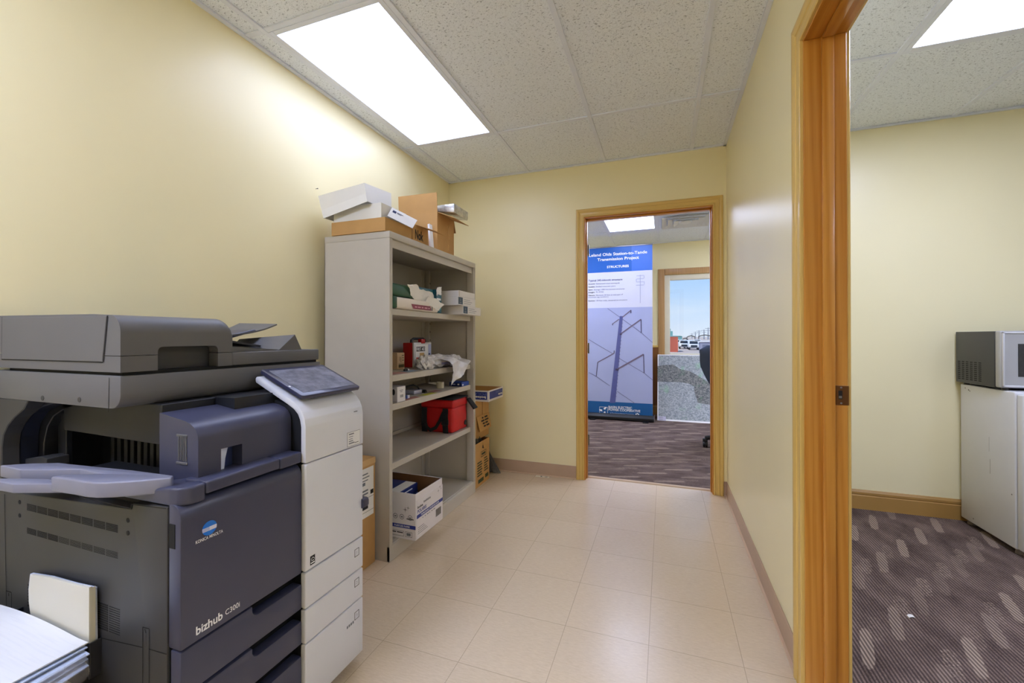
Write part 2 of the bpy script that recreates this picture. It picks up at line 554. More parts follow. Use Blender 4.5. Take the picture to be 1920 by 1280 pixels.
k = MB().box(.489, .5225, D1B - .0022, D1B, .903, .962, .0008, 1, BRONZE)
sp = obj('strike_plate', k, None, d1)
obj('latch_hole', MB().box(.496, .506, D1B - .0027, D1B - .0005, .921, .947, 0, 1, BLACK).box(.497, .5045, D1B - .003, D1B - .002, .924, .931, 0, 1, METAL), None, sp)
k = MB()
for z in (.909, .956): k.lathe([(.0, -.0004), (.0028, -.0004), (.0028, -.003), (.0, -.0036)], (.503, D1B, z), 'y', 10)
obj('screw', k, METAL, sp)

d2 = holder('door_2')
obj('jamb', MB().box(D2A - .019, D2A + .006, YB - .002, OB + .002, 0, D2H, .0015, 1), JAMB_V, d2)
obj('jamb', MB().box(D2B - .006, D2B + .019, YB - .002, OB + .002, 0, D2H, .0015, 1), JAMB_V, d2)
obj('head_jamb', MB().box(D2A - .019, D2B + .019, YB - .002, OB + .002, D2H - .004, D2H + .019, .0015, 1), JAMB_X, d2)
obj('door_stop', MB().box(D2A + .006, D2A + .013, 3.345, 3.378, 0, D2H - .004, .003), JAMB_V, d2)
obj('door_stop', MB().box(D2B - .013, D2B - .006, 3.345, 3.378, 0, D2H - .004, .003), JAMB_V, d2)
obj('door_stop', MB().box(D2A + .013, D2B - .013, 3.345, 3.378, D2H - .014, D2H - .004, .003), JAMB_X, d2)
casing(d2, 'casing', lambda s, z, t: Vector((s, YB - t, z)), D2A - .002, D2B + .002, D2H + .004, (CASE_V, CASE_X, CASE_V), .72)
casing(d2, 'casing', lambda s, z, t: Vector((s, OB + t, z)), D2A - .002, D2B + .002, D2H + .004, (CASE_V, CASE_X, CASE_V), .72)
for z0, z1 in ((.242, .33), (.975, 1.06), (1.76, 1.845)):
    obj('hinge', MB().box(D2A + .006, D2A + .0085, 3.382, 3.417, z0, z1, .0006, 1).tube([(D2A + .012, 3.424, z0), (D2A + .012, 3.424, z1)], .006, 10), METAL, d2)
obj('threshold', MB().prism([(3.365, 0), (3.372, .006), (3.405, .006), (3.413, 0)], 'x', D2A + .006, D2B - .006), M('beige_threshold_strip', (190, 166, 134), .35), d2)

def cove(name, boxes):
    b = MB()
    for q in boxes: b.box(*q[0], 0, .1, .0015, 1, COVE); b.box(*q[1], 0, .007, .002, 1, COVE_TOE)
    struct(name, b)
def cx(x0, x1, y):   # along x, wall at y facing -y
    return ((x0, x1, y - .004, y), (x0, x1, y - .014, y))
cove('baseboard_back', [cx(XL, D2A - .066, YB), cx(D2B + .066, XR, YB)])
cove('baseboard_right', [((XR - .004, XR, D1B + .086, YB - .004), (XR - .014, XR, D1B + .086, YB - .004)), ((XR - .004, XR, YF, D1A - .086), (XR - .014, XR, YF, D1A - .086))])
cove('baseboard_left', [((XL, XL + .004, YF, YB - .004), (XL, XL + .014, YF, YB - .004))])
PB = [(0, 0), (-.013, 0), (-.013, .085), (-.0085, .089), (-.0085, .093), (-.0115, .096), (-.0115, .108), (-.006, .116), (-.004, .121), (0, .122)]
struct('baseboard_side_office', MB().prism([(RY1 + a, z + .002) for a, z in PB], 'x', RX0, RX1), BASEWOOD)
struct('baseboard_far', MB().prism([(OY1 - .012 + a, z + .002) for a, z in PB], 'x', OX0, OX1), BASEWOOD)

# ---------------------------------------------------------------- far office window
WHITEV = M('cream_window_frame', (226, 220, 200), .4, var=.02)
w1 = holder('window_1')
CASE_W = wood('light_brown_window_casing', (168, 126, 78), (196, 156, 106), 'z', .4)
def wc(s, z, t): return Vector((s, OY1 - t, z))
for i, (x0, x1, z0, z1) in enumerate(((WX0 - .085, WX0, WB - .085, WT + .085), (WX1, WX1 + .085, WB - .085, WT + .085), (WX0, WX1, WT, WT + .085), (WX0, WX1, WB - .085, WB))):
    obj('casing', MB().box(x0, x1, OY1 - .018, OY1, z0, z1, .005), CASE_W, w1)
f = MB()
for x0, x1, z0, z1 in ((WX0, WX0 + .072, WB, WT), (WX1 - .072, WX1, WB, WT), (WX0 + .072, WX1 - .072, WB, WB + .075), (WX0 + .072, WX1 - .072, WT - .075, WT)):
    f.box(x0, x1, OY1 + .01, OY1 + .08, z0, z1, .006)
obj('window_frame', f, WHITEV, w1)
g = N('clear_window_glass')
tr = g.n('BsdfTransparent'); gl = g.n('BsdfGlossy'); gl.inputs['Roughness'].default_value = .02
tr.inputs[0].default_value = (.96, .98, .98, 1)
mx = g.n('MixShader'); mx.inputs[0].default_value = .05
g.l(tr.outputs[0], mx.inputs[1]); g.l(gl.outputs[0], mx.inputs[2]); g.l(mx.outputs[0], g.out.inputs[0])
GLASS = g.m
obj('pane', MB().box(WX0 + .07, WX1 - .07, OY1 + .04, OY1 + .046, WB + .07, WT - .07), GLASS, w1)
obj('pane', MB().box(RX1 + .036, RX1 + .042, WY0 + .05, WY1 - .05, WZ0 + .05, WZ1 - .05), GLASS, win2)
# ---------------------------------------------------------------- ceiling lights
E_MAIN, E_REAR_FILL, E_OFF, E_FAR, E_FAR_FILL = 4.4, 19.0, 15.0, 5.8, 13.0
LENS = emit('lit_prismatic_lens', (210, 220, 255), E_MAIN)
LENS1 = emit('added_fill_lens_rear', (210, 220, 255), E_REAR_FILL)
LENS2 = emit('lit_prismatic_lens_office', (210, 220, 255), E_OFF)
LENS3 = emit('lit_prismatic_lens_far', (210, 220, 255), E_FAR)
LENS4 = emit('added_fill_lens_far', (210, 220, 255), E_FAR_FILL)
def troffer(x0, x1, y0, y1, label, lens):
    t = thing('ceiling_light', label, 'ceiling light', ((x0 + x1)/2, (y0 + y1)/2, ZC), 'fluorescent ceiling panels')
    f = MB()
    for q in ((x0, x0 + .024, y0, y1), (x1 - .024, x1, y0, y1), (x0 + .024, x1 - .024, y0, y0 + .024), (x0 + .024, x1 - .024, y1 - .024, y1)):
        f.box(*q, ZC - .001, ZC + .008, .001, 1)
    obj('light_frame', f, TBAR, t)
    obj('diffuser', MB().box(x0 + .024, x1 - .024, y0 + .024, y1 - .024, ZC + .004, ZC + .0075), lens, t)
    return t
troffer(GX + .012, GX + T2 - .012, GY - 2*T2 + .012, GY - .012, 'long lit fluorescent panel in the hall ceiling above the metal bookcase', LENS)
troffer(GX + .012, GX + T2 - .012, GY - 6*T2 + .012, GY - 4*T2 - .012, 'added fill light panel in the hall ceiling behind the camera', LENS1)  # unseen lamp added as fill for the hall, stronger than the visible panel
troffer(1.059, 1.047 + T2 - .012, 2.515 - 2*T2 + .012, 2.503, 'lit fluorescent panel in the side office ceiling seen through the right doorway', LENS2)
troffer(2.278, 2.866, -.9, .29, 'lit fluorescent panel deeper in the side office, out of sight', LENS2)
troffer(-.668, -.68 + T2 - .012, 5.575 - 2*T2 + .012, 5.563, 'lit fluorescent panel in the far office ceiling left of the air diffuser', LENS3)
for x_, l_ in ((-1.887, 'added fill light panel at the left end of the far office, out of sight'), (1.161, 'added fill light panel right of the air diffuser in the far office, out of sight'), (1.770, 'added fill light panel at the right end of the far office, out of sight')):
    troffer(x_, x_ + T2 - .024, 5.575 - 2*T2 + .012, 5.563, l_, LENS4)  # extra unseen lamps, added to brighten the far office

# air diffuser
vx, vy = -.68 + 1.5*T2, 5.575 - T2/2
t = thing('air_diffuser', 'square white stepped air diffuser in the far office ceiling', 'air vent', (vx, vy, ZC))
b = MB()
def ring(b, a, w, z0, z1):
    b.hexa([(vx - a, vy - a, z0), (vx + a, vy - a, z0), (vx + a - w, vy - a + w, z1), (vx - a + w, vy - a + w, z1),
            (vx - a, vy - a, z0 - .002), (vx + a, vy - a, z0 - .002), (vx + a - w, vy - a + w, z1 - .002), (vx - a + w, vy - a + w, z1 - .002)])
def rings(b, a, w, z0, z1):
    for i in range(4):
        R = Matrix.Translation((vx, vy, 0)) @ Matrix.Rotation(i*PI/2, 4, 'Z') @ Matrix.Translation((-vx, -vy, 0))
        c = [(vx - a, vy - a, z0), (vx + a, vy - a, z0), (vx + a - w, vy - a + w, z1), (vx - a + w, vy - a + w, z1)]
        c = [R @ Vector(q) for q in c]
        b.hexa(c + [q + Vector((0, 0, -.003)) for q in c])
rings(b, .292, .03, ZC + .004, ZC + .002)
obj('diffuser_frame', b, TBAR, t)
VENTW = M('white_enamel_vent', (214, 214, 214), .3, var=.02)
for a, z in ((.255, -.004), (.19, -.012), (.125, -.020)):
    b = MB(); rings(b, a, .055, ZC + z - .018, ZC + z + .008)
    obj('louver', b, VENTW, t)
b = MB().lathe([(.0, -.032), (.06, -.032), (.066, -.026), (.03, -.012), (.0, -.01)], (vx, vy, ZC), 'z', 28)
obj('centre_cone', b, VENTW, t)

# ---------------------------------------------------------------- metal bookcase
BX0, BX1, BY0, BY1, BT = -1.677, -1.272, 1.771, 2.785, 1.635
SH = M('warm_grey_enamel_steel', (186, 180, 170), .42, var=.03)
SH_IN = M('warm_grey_enamel_inside', (182, 176, 168), .45, var=.03)
bk = thing('bookcase', 'tall grey metal bookcase with four shelves against the left wall', 'bookcase', ((BX0 + BX1)/2, (BY0 + BY1)/2, 0))
SZ = (.468, .768, .915, 1.255)
for y0, y1, s in ((BY0, BY0 + .003, 1), (BY1 - .003, BY1, -1)):
    b = MB().box(BX0, BX1, y0, y1, 0, BT - .034)
    a = BY0 if s > 0 else BY1
    ya, yb = sorted((a + s*.0028, a + s*.026))
    b.box(BX1 - .055, BX1, ya, yb, .075, BT - .034, .002, 1)           # front post
    b.box(BX1 - .0005, BX1 + .0003, ya + .011, ya + .013, .08, BT - .04, 0, 1, SEAM if s < 0 else None)
    ya, yb = sorted((a + s*.0028, a + s*.022))
    b.box(BX0 + .003, BX0 + .04, ya, yb, .075, BT - .034, .002, 1)      # rear post
    for i in range(21):                                               # clip slots
        z = .3 + i*.06
        b.box(BX0 + .04, BX0 + .0404, min(a + s*.006, a + s*.012), max(a + s*.006, a + s*.012), z, z + .012, 0, 1, SEAM)
    obj('side_panel', b, SH, bk)
b = MB().box(BX0, BX0 + .003, BY0, BY1, .02, BT - .03)
for y in (BY0 + .06, BY1 - .06): b.box(BX0 + .003, BX0 + .006, y - .012, y + .012, .09, BT - .04, .001, 1)
obj('back_panel', b, SH_IN, bk)
b = MB().box(BX0, BX1 + .001, BY0 - .001, BY1 + .001, BT - .034, BT, .003, 2)
b.box(BX1 - .022, BX1 - .016, BY0 + .02, BY1 - .02, BT - .075, BT - .03, .001, 1)
obj('top', b, SH, bk)
for z in SZ:
    b = MB().box(BX0 + .004, -1.298, BY0 + .0265, BY1 - .0265, z - .033, z, .002, 1)
    b.box(BX0 + .004, BX0 + .016, BY0 + .03, BY1 - .03, z, z + .022, .001, 1)
    obj('shelf', b, SH, bk)
b = MB().box(BX0 + .004, BX1 - .016, BY0 + .0265, BY1 - .0265, .068, .085, .002, 1)
obj('bottom_shelf', b, SH, bk)
b = MB().box(BX1 - .016, BX1 + .001, BY0, BY1, .0, .076, .002, 1).box(BX1 - .03, BX1 - .02, BY0 + .026, BY1 - .026, .06, .084, .001, 1).box(BX1 - .02, BX1 - .003, BY0 + .026, BY1 - .026, .074, .082, .002, 1)
b.box(BX0, BX0 + .012, BY0, BY1, 0, .06)
obj('base', b, SH, bk)

# ---------------------------------------------------------------- cartons and boxes: helpers
def carton(b, x0, x1, y0, y1, z0, z1, th=.004, out=CARD, inside=CARD_IN, closed=False):
    """open-topped box with real wall thickness"""
    if closed: return b.box(x0, x1, y0, y1, z0, z1, .0015, 1, out)
    b.box(x0, x1, y0, y1, z0, z0 + th, 0, 1, out)
    for q in ((x0, x0 + th, y0, y1), (x1 - th, x1, y0, y1), (x0 + th, x1 - th, y0, y0 + th), (x0 + th, x1 - th, y1 - th, y1)):
        b.box(*q, z0 + th, z1, 0, 1, out)
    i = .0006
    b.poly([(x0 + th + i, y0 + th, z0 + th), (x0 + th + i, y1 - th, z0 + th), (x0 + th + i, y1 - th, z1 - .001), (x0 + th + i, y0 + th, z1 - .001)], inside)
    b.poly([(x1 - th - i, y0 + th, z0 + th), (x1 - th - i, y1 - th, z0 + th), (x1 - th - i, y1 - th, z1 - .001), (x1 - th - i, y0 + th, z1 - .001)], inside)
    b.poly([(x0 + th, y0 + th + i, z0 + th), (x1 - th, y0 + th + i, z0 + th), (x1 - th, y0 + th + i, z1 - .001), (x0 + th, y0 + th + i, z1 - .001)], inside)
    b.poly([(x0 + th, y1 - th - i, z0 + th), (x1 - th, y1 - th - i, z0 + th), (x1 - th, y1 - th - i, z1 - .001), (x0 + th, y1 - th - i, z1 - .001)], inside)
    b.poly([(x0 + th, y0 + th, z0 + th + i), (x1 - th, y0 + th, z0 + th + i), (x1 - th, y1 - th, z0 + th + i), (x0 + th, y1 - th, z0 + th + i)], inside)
    return b
EX, EY, EZ = Vector((1, 0, 0)), Vector((0, 1, 0)), Vector((0, 0, 1))

# --- on top of the bookcase
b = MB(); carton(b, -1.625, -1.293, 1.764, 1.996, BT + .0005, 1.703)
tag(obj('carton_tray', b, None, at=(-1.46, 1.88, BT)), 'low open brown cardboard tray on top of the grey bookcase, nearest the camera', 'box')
WB_ = M('white_box_board', (226, 225, 221), .6, var=.02)
t = thing('document_box', 'white cardboard box with an open printed flap standing in the brown tray', 'box', (-1.47, 1.885, 1.64))
b = MB(); carton(b, -1.617, -1.322, 1.772, 1.988, 1.6405, 1.780, .003, WB_, WB_)
obj('box_body', b, None, t)
fa, fb = U(735, 389, X=-1.318), U(782, 413, X=-1.318)
fc, fd = U(773, 428, X=-1.278), U(726, 405, X=-1.278)
fl = obj('box_flap', MB().sheet([fd, fc, fb, fa], .002), WB_, t)
r_, u_ = (fc - fd).normalized(), (fa - fd).normalized()
p0 = fd + (fc - fd)*.08 + (fa - fd)*.55
NAVY = M('navy_print', (34, 52, 110), .6)
b = MB().box(0, 1, 0, 1, 0, .0004, 0, 1, NAVY, Matrix(((r_.x*.03, u_.x*.030, 0, p0.x + .0016), (r_.y*.03, u_.y*.030, 0, p0.y), (r_.z*.03, u_.z*.030, 0, p0.z + .0016), (0, 0, 0, 1))))
b.text('5', p0 + r_*.006 + u_*.005, r_, u_, .018, .021, WHITE_INK, .02, lift=.0031)
for k, (o_, w_) in enumerate(((.018, .055), (.008, .04))):
    q = p0 + r_*.036 + u_*o_
    b.poly([q + Vector((.0022, 0, .0022)), q + r_*w_ + Vector((.0022, 0, .0022)), q + r_*w_ + u_*.006 + Vector((.0022, 0, .0022)), q + u_*.006 + Vector((.0022, 0, .0022))], NAVY if k == 0 else M('grey_print', (120, 122, 128), .7))
obj('print', b, None, fl)
t = thing('box_lid', 'white cardboard lid resting tilted across the white box on the bookcase', 'lid', (-1.54, 1.85, 1.78))
n4 = [(-1.660, 1.743, 1.726), (-1.384, 1.743, 1.784), (-1.401, 1.743, 1.874), (-1.692, 1.743, 1.842)]
f4 = [(-1.660, 1.945, 1.734), (-1.384, 1.945, 1.789), (-1.401, 1.965, 1.892), (-1.692, 1.965, 1.861)]
b = MB()
b.sheet([n4[0], n4[1], n4[2], n4[3]], -.003, WB_)
b.sheet([f4[0], f4[1], f4[2], f4[3]], .003, WB_)
b.sheet([n4[1], f4[1], f4[2], n4[2]], -.003, WB_)
b.sheet([n4[0], f4[0], f4[3], n4[3]], .003, WB_)
b.sheet([n4[3], n4[2], f4[2], f4[3]], .003, WB_)
obj('lid_shell', b, None, t)
b = MB()
l0, l1 = Vector(n4[0]), Vector(n4[1])
up_ = (Vector(n4[3]) - l0)*.36
off = Vector((.006, -.006, -.004))
b.sheet([l0 + off, l1 + off, l1 + up_*.95 + Vector((0, -.001, 0)), l0 + up_ + Vector((.004, -.001, 0))], -.002, WB_)
obj('folded_lip', b, None, t)

t = thing('carton', 'tall brown cardboard carton with its flaps raised, at the far end of the bookcase top', 'box', (-1.44, 2.40, BT))
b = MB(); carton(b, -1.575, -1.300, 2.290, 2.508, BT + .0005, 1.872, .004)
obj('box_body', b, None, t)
obj('box_flap', MB().sheet([(-1.575, 2.290, 1.872), (-1.300, 2.290, 1.872), (-1.300, 2.283, 1.991), (-1.575, 2.283, 1.994)], -.003), CARD, t)
obj('box_flap', MB().sheet([(-1.300, 2.298, 1.872), (-1.300, 2.506, 1.872), (-1.192, 2.506, 1.828), (-1.192, 2.300, 1.828)], -.003), CARD, t)
obj('box_flap', MB().sheet([(-1.575, 2.508, 1.872), (-1.300, 2.508, 1.872), (-1.305, 2.545, 1.80), (-1.570, 2.545, 1.80)], .003), CARD, t)
TAPE = M('scuffed_clear_tape', (214, 176, 124), .25)
b = MB()
for pts in (((2.40, 1.80), (2.44, 1.83), (2.43, 1.77), (2.445, 1.74)), ((2.415, 1.815), (2.435, 1.79), (2.44, 1.735)), ((2.43, 1.70), (2.425, 1.66))):
    b.tube([(-1.2992, y, z) for y, z in pts], .0022, 6)
obj('torn_tape', b, TAPE, t)
g = N('silver_shrink_wrap')
v = g.coord(); f = g.noise(v, 26, 4, .7)
g.base(g.mix(g.ramp(f, .35, .65), lin((150, 150, 146)), lin((216, 216, 214))))
g.set(.22, .35, .6, .4); g.bump(g.noise(v, 40, 3), .6, .004)
PX0, PX1, PY0, PY1 = -1.372, -1.238, 2.395, 2.60
b = MB().box(PX0, PX1, PY0, PY1, 1.895, 1.955, .008, 2)
for vtx in b.bm.verts:
    s_ = (vtx.co.x + 1.238)/.134
    vtx.co.z += -.004 + .006*s_*0 + (.020 if vtx.co.z < 1.925 else 0)*(-s_)
b.bm.transform(Matrix.Translation((0, 0, 0)))
tag(obj('wrapped_package', b, g.m, at=(-1.30, 2.5, 1.89)), 'silver shrink-wrapped slab lying on the open flap of the tall brown carton', 'package')
t = thing('carton', 'small open brown carton with black lettering between the tray and the tall carton', 'box', (-1.44, 2.11, BT))
b = MB(); carton(b, -1.575, -1.304, 2.025, 2.190, BT + .0005, 1.738, .004)
bd = obj('box_body', b, None, t)
obj('lettering', MB().text('Nok', (-1.304, 2.05, 1.66), EY, EZ, .085, .050, INK, .035), None, bd)
obj('box_flap', MB().sheet([(-1.304, 2.062, 1.738), (-1.304, 2.188, 1.738), (-1.176, 2.175, 1.687), (-1.19, 2.058, 1.694)], -.003), CARD, t)
b = MB().sheet([(-1.298, 2.212, BT + .001), (-1.298, 2.248, BT + .001), (-1.325, 2.272, 1.79), (-1.325, 2.238, 1.79)], -.012, M('white_foam', (236, 236, 238), .8))
tag(obj('foam_strip', b, None, at=(-1.31, 2.23, BT)), 'white foam strip standing between the small carton and the tall carton', 'packing foam')

# --- first shelf from the top
Z1 = 1.2555
MAROON = M('maroon_print', (122, 40, 66), .5)
GREENW = M('dark_green_wrapper', (22, 74, 46), .45, var=.15, vs=20)
TEAL = M('teal_wrapper', (14, 92, 108), .4, var=.12, vs=20)
CREAM = M('cream_paper_wrapper', (222, 214, 206), .55, var=.03)
t = thing('paper_ream', 'cream and maroon ream wrapper with a green end, under crumpled paper on the highest shelf', 'paper ream', (-1.38, 2.04, Z1))
b = MB().box(-1.492, -1.277, 1.832, 2.262, Z1, 1.314, .010, 3, CREAM)
for vtx in b.bm.verts:
    vtx.co.x += .006*noise.noise(vtx.co*18); vtx.co.z += .004*noise.noise(vtx.co*14 + Vector((3, 1, 2))) + (.003 if vtx.co.z > 1.28 else 0)
    vtx.co.z = max(vtx.co.z, Z1)
bd = obj('wrapper', b, None, t)
b = MB().poly([(-1.2735, 1.985, 1.262), (-1.2735, 2.175, 1.262), (-1.2735, 2.165, 1.287), (-1.2735, 1.965, 1.287)], MAROON)
PINK = M('pale_pink_print', (206, 150, 168), .6)
for y, w_ in ((2.0, .022), (2.03, .03), (2.07, .018), (2.10, .03), (2.14, .015)): b.box(-1.2736, -1.273, y, y + w_, 1.270, 1.277, 0, 1, PINK)
b.box(-1.2735, -1.2729, 2.178, 2.186, 1.262, 1.307, 0, 1, INK)
obj('printed_band', b, None, bd)
obj('wrapper_end', MB().box(-1.494, -1.274, 1.801, 1.842, Z1, 1.318, .008, 2), GREENW, t)
b = MB().box(-1.50, -1.285, 1.803, 2.02, 1.322, 1.384, .010, 3)
for vtx in b.bm.verts: vtx.co += Vector((.006*noise.noise(vtx.co*20), 0, .005*noise.noise(vtx.co*16)))
tag(obj('green_wrapped_pack', b, GREENW, at=(-1.4, 1.9, 1.32)), 'dark green wrapped pack stacked on the cream ream, highest shelf', 'paper ream')
X_ = -1.2957
TEALT = M('pale_teal_print', (120, 176, 184), .6)
t = thing('paper_ream', 'teal paper ream standing on edge with a torn white top, left of the white boxes', 'paper ream', (-1.42, 2.3, Z1))
bd = obj('wrapper', MB().box(-1.54, -1.296, 2.270, 2.338, Z1, 1.398, .005, 2), TEAL, t)
b = MB()
b.box(X_ - .0005, X_, 2.276, 2.326, 1.333, 1.346, 0, 1, WHITE_INK)
for z, y0, y1 in ((1.322, 2.280, 2.305), (1.315, 2.280, 2.315), (1.305, 2.278, 2.31), (1.287, 2.31, 2.328), (1.280, 2.30, 2.330)): b.box(X_ - .0005, X_, y0, y1, z, z + .004, 0, 1, TEALT)
obj('print', b, None, bd)
t2_ = thing('paper_ream', 'teal paper ream lying flat on the cream ream, behind the crumpled paper', 'paper ream', (-1.42, 2.14, 1.319))
bd = obj('wrapper', MB().box(-1.50, -1.312, 2.035, 2.262, 1.3195, 1.397, .006, 2), TEAL, t2_)
b = MB()
X_ = -1.3117
for y0, y1, z0, z1 in ((2.09, 2.205, 1.385, 1.3865), (2.09, 2.205, 1.352, 1.3535), (2.204, 2.2055, 1.352, 1.3865), (2.11, 2.16, 1.366, 1.370)): b.box(X_ - .0005, X_, y0, y1, z0, z1, 0, 1, TEALT)
b.box(-1.50, -1.33, 2.05, 2.10, 1.3972, 1.3977, 0, 1, WHITEP)
obj('print', b, None, bd)
def crumple(u_, v_, c, du, dv, amp, sc, seed, bend=0):
    p = Vector(c) + Vector(du)*(u_ - .5) + Vector(dv)*(v_ - .5)
    q = p*sc + Vector((seed, seed*2, 0))
    d = Vector((noise.noise(q), noise.noise(q + Vector((7, 3, 1))), noise.noise(q + Vector((1, 9, 5)))))
    d += .5*Vector((abs(noise.noise(q*2.3)) - .25, noise.noise(q*2.3 + Vector((4, 4, 4))), abs(noise.noise(q*2.1 + Vector((8, 0, 2)))) - .25))
    return p + d*amp + Vector((0, 0, bend*((u_ - .5)**2 + (v_ - .5)**2)))
b = MB().grid(lambda u_, v_: crumple(u_, v_, (-1.292, 2.295, 1.388), (0, .075, .005), (.008, -.02, -.055), .012, 22, 3), 14, 10, WHITEP, .001)
obj('torn_flap', b, None, t)
b = MB()
b.grid(lambda u_, v_: crumple(u_, v_, (-1.279, 2.07, 1.350), (.0, .24, -.020), (.028, -.06, .054), .024, 13, 1.3), 12, 7, WHITEP, .0008)
b.grid(lambda u_, v_: crumple(u_, v_, (-1.266, 2.195, 1.306), (.006, .16, -.030), (.02, .02, .048), .015, 17, 5.1), 10, 7, WHITEP, .0008)
tag(obj('crumpled_paper', b, None, at=(-1.28, 2.1, 1.32)), 'crumpled white sheet of paper lying over the reams on the highest shelf', 'crumpled paper')
BOXW = M('white_printed_carton', (214, 210, 206), .6, var=.02)
TAG = M('dark_teal_print', (34, 62, 84), .6)
SLATE = M('slate_print', (110, 116, 124), .7)
def flat_box(x1, y0, y1, z0, z1, label, printed=True):
    t = thing('stationery_box', label, 'box', (x1 - .11, (y0 + y1)/2, z0), 'white boxes stacked on the highest shelf')
    bd = obj('box_body', MB().box(x1 - .215, x1, y0, y1, z0, z1, .0015, 1), BOXW, t)
    p = MB()
    if printed:
        p.box(x1 + .0001, x1 + .0005, y0 + .004, y0 + .066, z0 + .006, z1 - .003, 0, 1, TAG)
        p.box(x1 + .0005, x1 + .0008, y0 + .022, y0 + .046, z0 + .012, z0 + .020, 0, 1, SLATE)
        p.box(x1 + .0005, x1 + .0008, y0 + .028, y0 + .038, z0 + .026, z0 + .042, 0, 1, SLATE)
        for i, w_ in enumerate((.10, .12, .09)):
            p.box(x1 + .0001, x1 + .0005, y0 + .085, y0 + .085 + w_, z0 + .014 + i*.012, z0 + .0165 + i*.012, 0, 1, SLATE)
        obj('print', p, None, bd)
    else:
        obj('lid_seam', p.box(x1 + .0001, x1 + .0006, y0 + .004, y0 + .0065, z0 + .002, z1 - .002, 0, 1, CARD_IN), None, bd)
flat_box(-1.21, 2.462, 2.742, Z1, 1.310, 'bottom white box of the stack of three, sticking out furthest from the shelf')
flat_box(-1.212, 2.395, 2.655, 1.3105, 1.364, 'middle white box of the stack of three on the highest shelf')
flat_box(-1.215, 2.412, 2.652, 1.3645, 1.404, 'plain white box at the top of the stack of three on the shelf', False)
# --- second shelf
Z2 = .9155
b = MB().box(-1.612, -1.500, 2.165, 2.240, Z2, 1.014, .0015, 1, M('light_brown_card', (196, 164, 126), .75))
for y, z, w_, h_ in ((2.255, .99, .0, .0),): pass
bx = tag(obj('small_carton', b, None, at=(-1.55, 2.2, Z2)), 'small light brown printed box beside the first aid kit', 'box')
p = MB()
for x0, x1, z0, z1 in ((2.212, 2.232, .995, 1.0), (2.186, 2.189, .965, .99), (2.200, 2.204, .955, .99), (2.216, 2.230, .98, .986), (2.216, 2.230, .965, .971), (2.178, 2.236, .948, .9495), (2.178, 2.236, .925, .944)):
    p.box(-1.4998, -1.4993, x0, x1, z0, z1, 0, 1, M('dark_olive_print', (92, 78, 44), .7))
obj('print', p, None, bx)
RED = M('red_plastic_case', (168, 14, 16), .4, var=.06)
t = thing('first_aid_kit', 'red first aid case with printed front and black carry handle', 'first aid kit', (-1.53, 2.42, Z2))
obj('case_body', MB().box(-1.574, -1.503, 2.332, 2.545, Z2, 1.072, .004, 2), RED, t)
SILV = M('pale_grey_plastic', (198, 200, 204), .35)
fr = obj('case_front', MB().box(-1.503, -1.491, 2.331, 2.546, Z2, 1.074, .003, 2), SILV, t)
p = MB()
fx = -1.4908
p.box(fx, fx + .0004, 2.352, 2.500, .93, 1.060, 0, 1, WHITEP)
p.box(fx + .0004, fx + .0008, 2.358, 2.462, 1.016, 1.046, 0, 1, INK)
p.text('FIRST AID', (fx + .0008, 2.361, 1.021), EY, EZ, .098, .020, WHITE_INK, .02)
p.box(fx + .0004, fx + .0008, 2.398, 2.452, .945, 1.006, 0, 1, M('sandy_print', (204, 168, 110), .6))
p.box(fx + .0008, fx + .0012, 2.412, 2.438, .94, .985, 0, 1, M('olive_yellow_print', (178, 164, 70), .6))
p.box(fx + .0004, fx + .0008, 2.356, 2.394, .95, .978, 0, 1, M('orange_red_print', (206, 92, 68), .6))
p.box(fx + .0004, fx + .0008, 2.35, 2.50, Z2 + .012, .942, 0, 1, INK)
p.box(fx, fx + .0004, 2.506, 2.54, .98, 1.06, 0, 1, M('pale_blue_print', (172, 180, 214), .6))
p.box(fx + .0004, fx + .0008, 2.508, 2.528, .99, 1.0, 0, 1, NAVY)
obj('front_label', p, None, fr)
b = MB().tube([(-1.53, 2.36, 1.07), (-1.53, 2.362, 1.088), (-1.53, 2.385, 1.098), (-1.53, 2.50, 1.098), (-1.53, 2.524, 1.088), (-1.53, 2.526, 1.07)], .0085, 10, BLACK)
obj('handle', b, None, t)
obj('latch', MB().box(-1.515, -1.488, 2.415, 2.465, 1.066, 1.096, .004, 2), RED, t)
g = N('thin_white_plastic_bag')
v = g.coord(); f = g.noise(v, 22, 4, .6)
g.base(g.mix(g.ramp(f, .3, .7), lin((196, 194, 198)), lin((236, 234, 238))))
g.set(.38, 0, .5, 0, .12); g.bump(g.noise(v, 45, 3), .5, .004)
BAG = g.m
BAGP = M('violet_grey_print', (120, 116, 150), .6)
t = thing('plastic_bag', 'crumpled white plastic shopping bag draped over the edge of the second shelf', 'bag', (-1.36, 2.52, Z2))
b = MB()
def blob(c, r, sc, amp, seed, n=3):
    tb = bmesh.new()
    bmesh.ops.create_icosphere(tb, subdivisions=n + 1, radius=1)
    for vtx in tb.verts:
        d = vtx.co.normalized()
        k = 1 + amp*(noise.noise(d*sc + Vector((seed, 0, 0))) + .6*abs(noise.noise(d*sc*2.3 + Vector((0, seed, 0)))))
        vtx.co = Vector((c[0] + d.x*r[0]*k, c[1] + d.y*r[1]*k, c[2] + d.z*r[2]*k))
        vtx.co.z = max(vtx.co.z, Z2 + .0006)
    b._join(tb, BAG)
blob((-1.385, 2.42, .950), (.062, .185, .044), 3.6, .35, 2.1)
blob((-1.358, 2.245, .945), (.042, .062, .050), 3.0, .4, 5.7)
blob((-1.345, 2.585, .945), (.038, .085, .042), 3.2, .4, 8.3)
obj('bag_body', b, None, t)
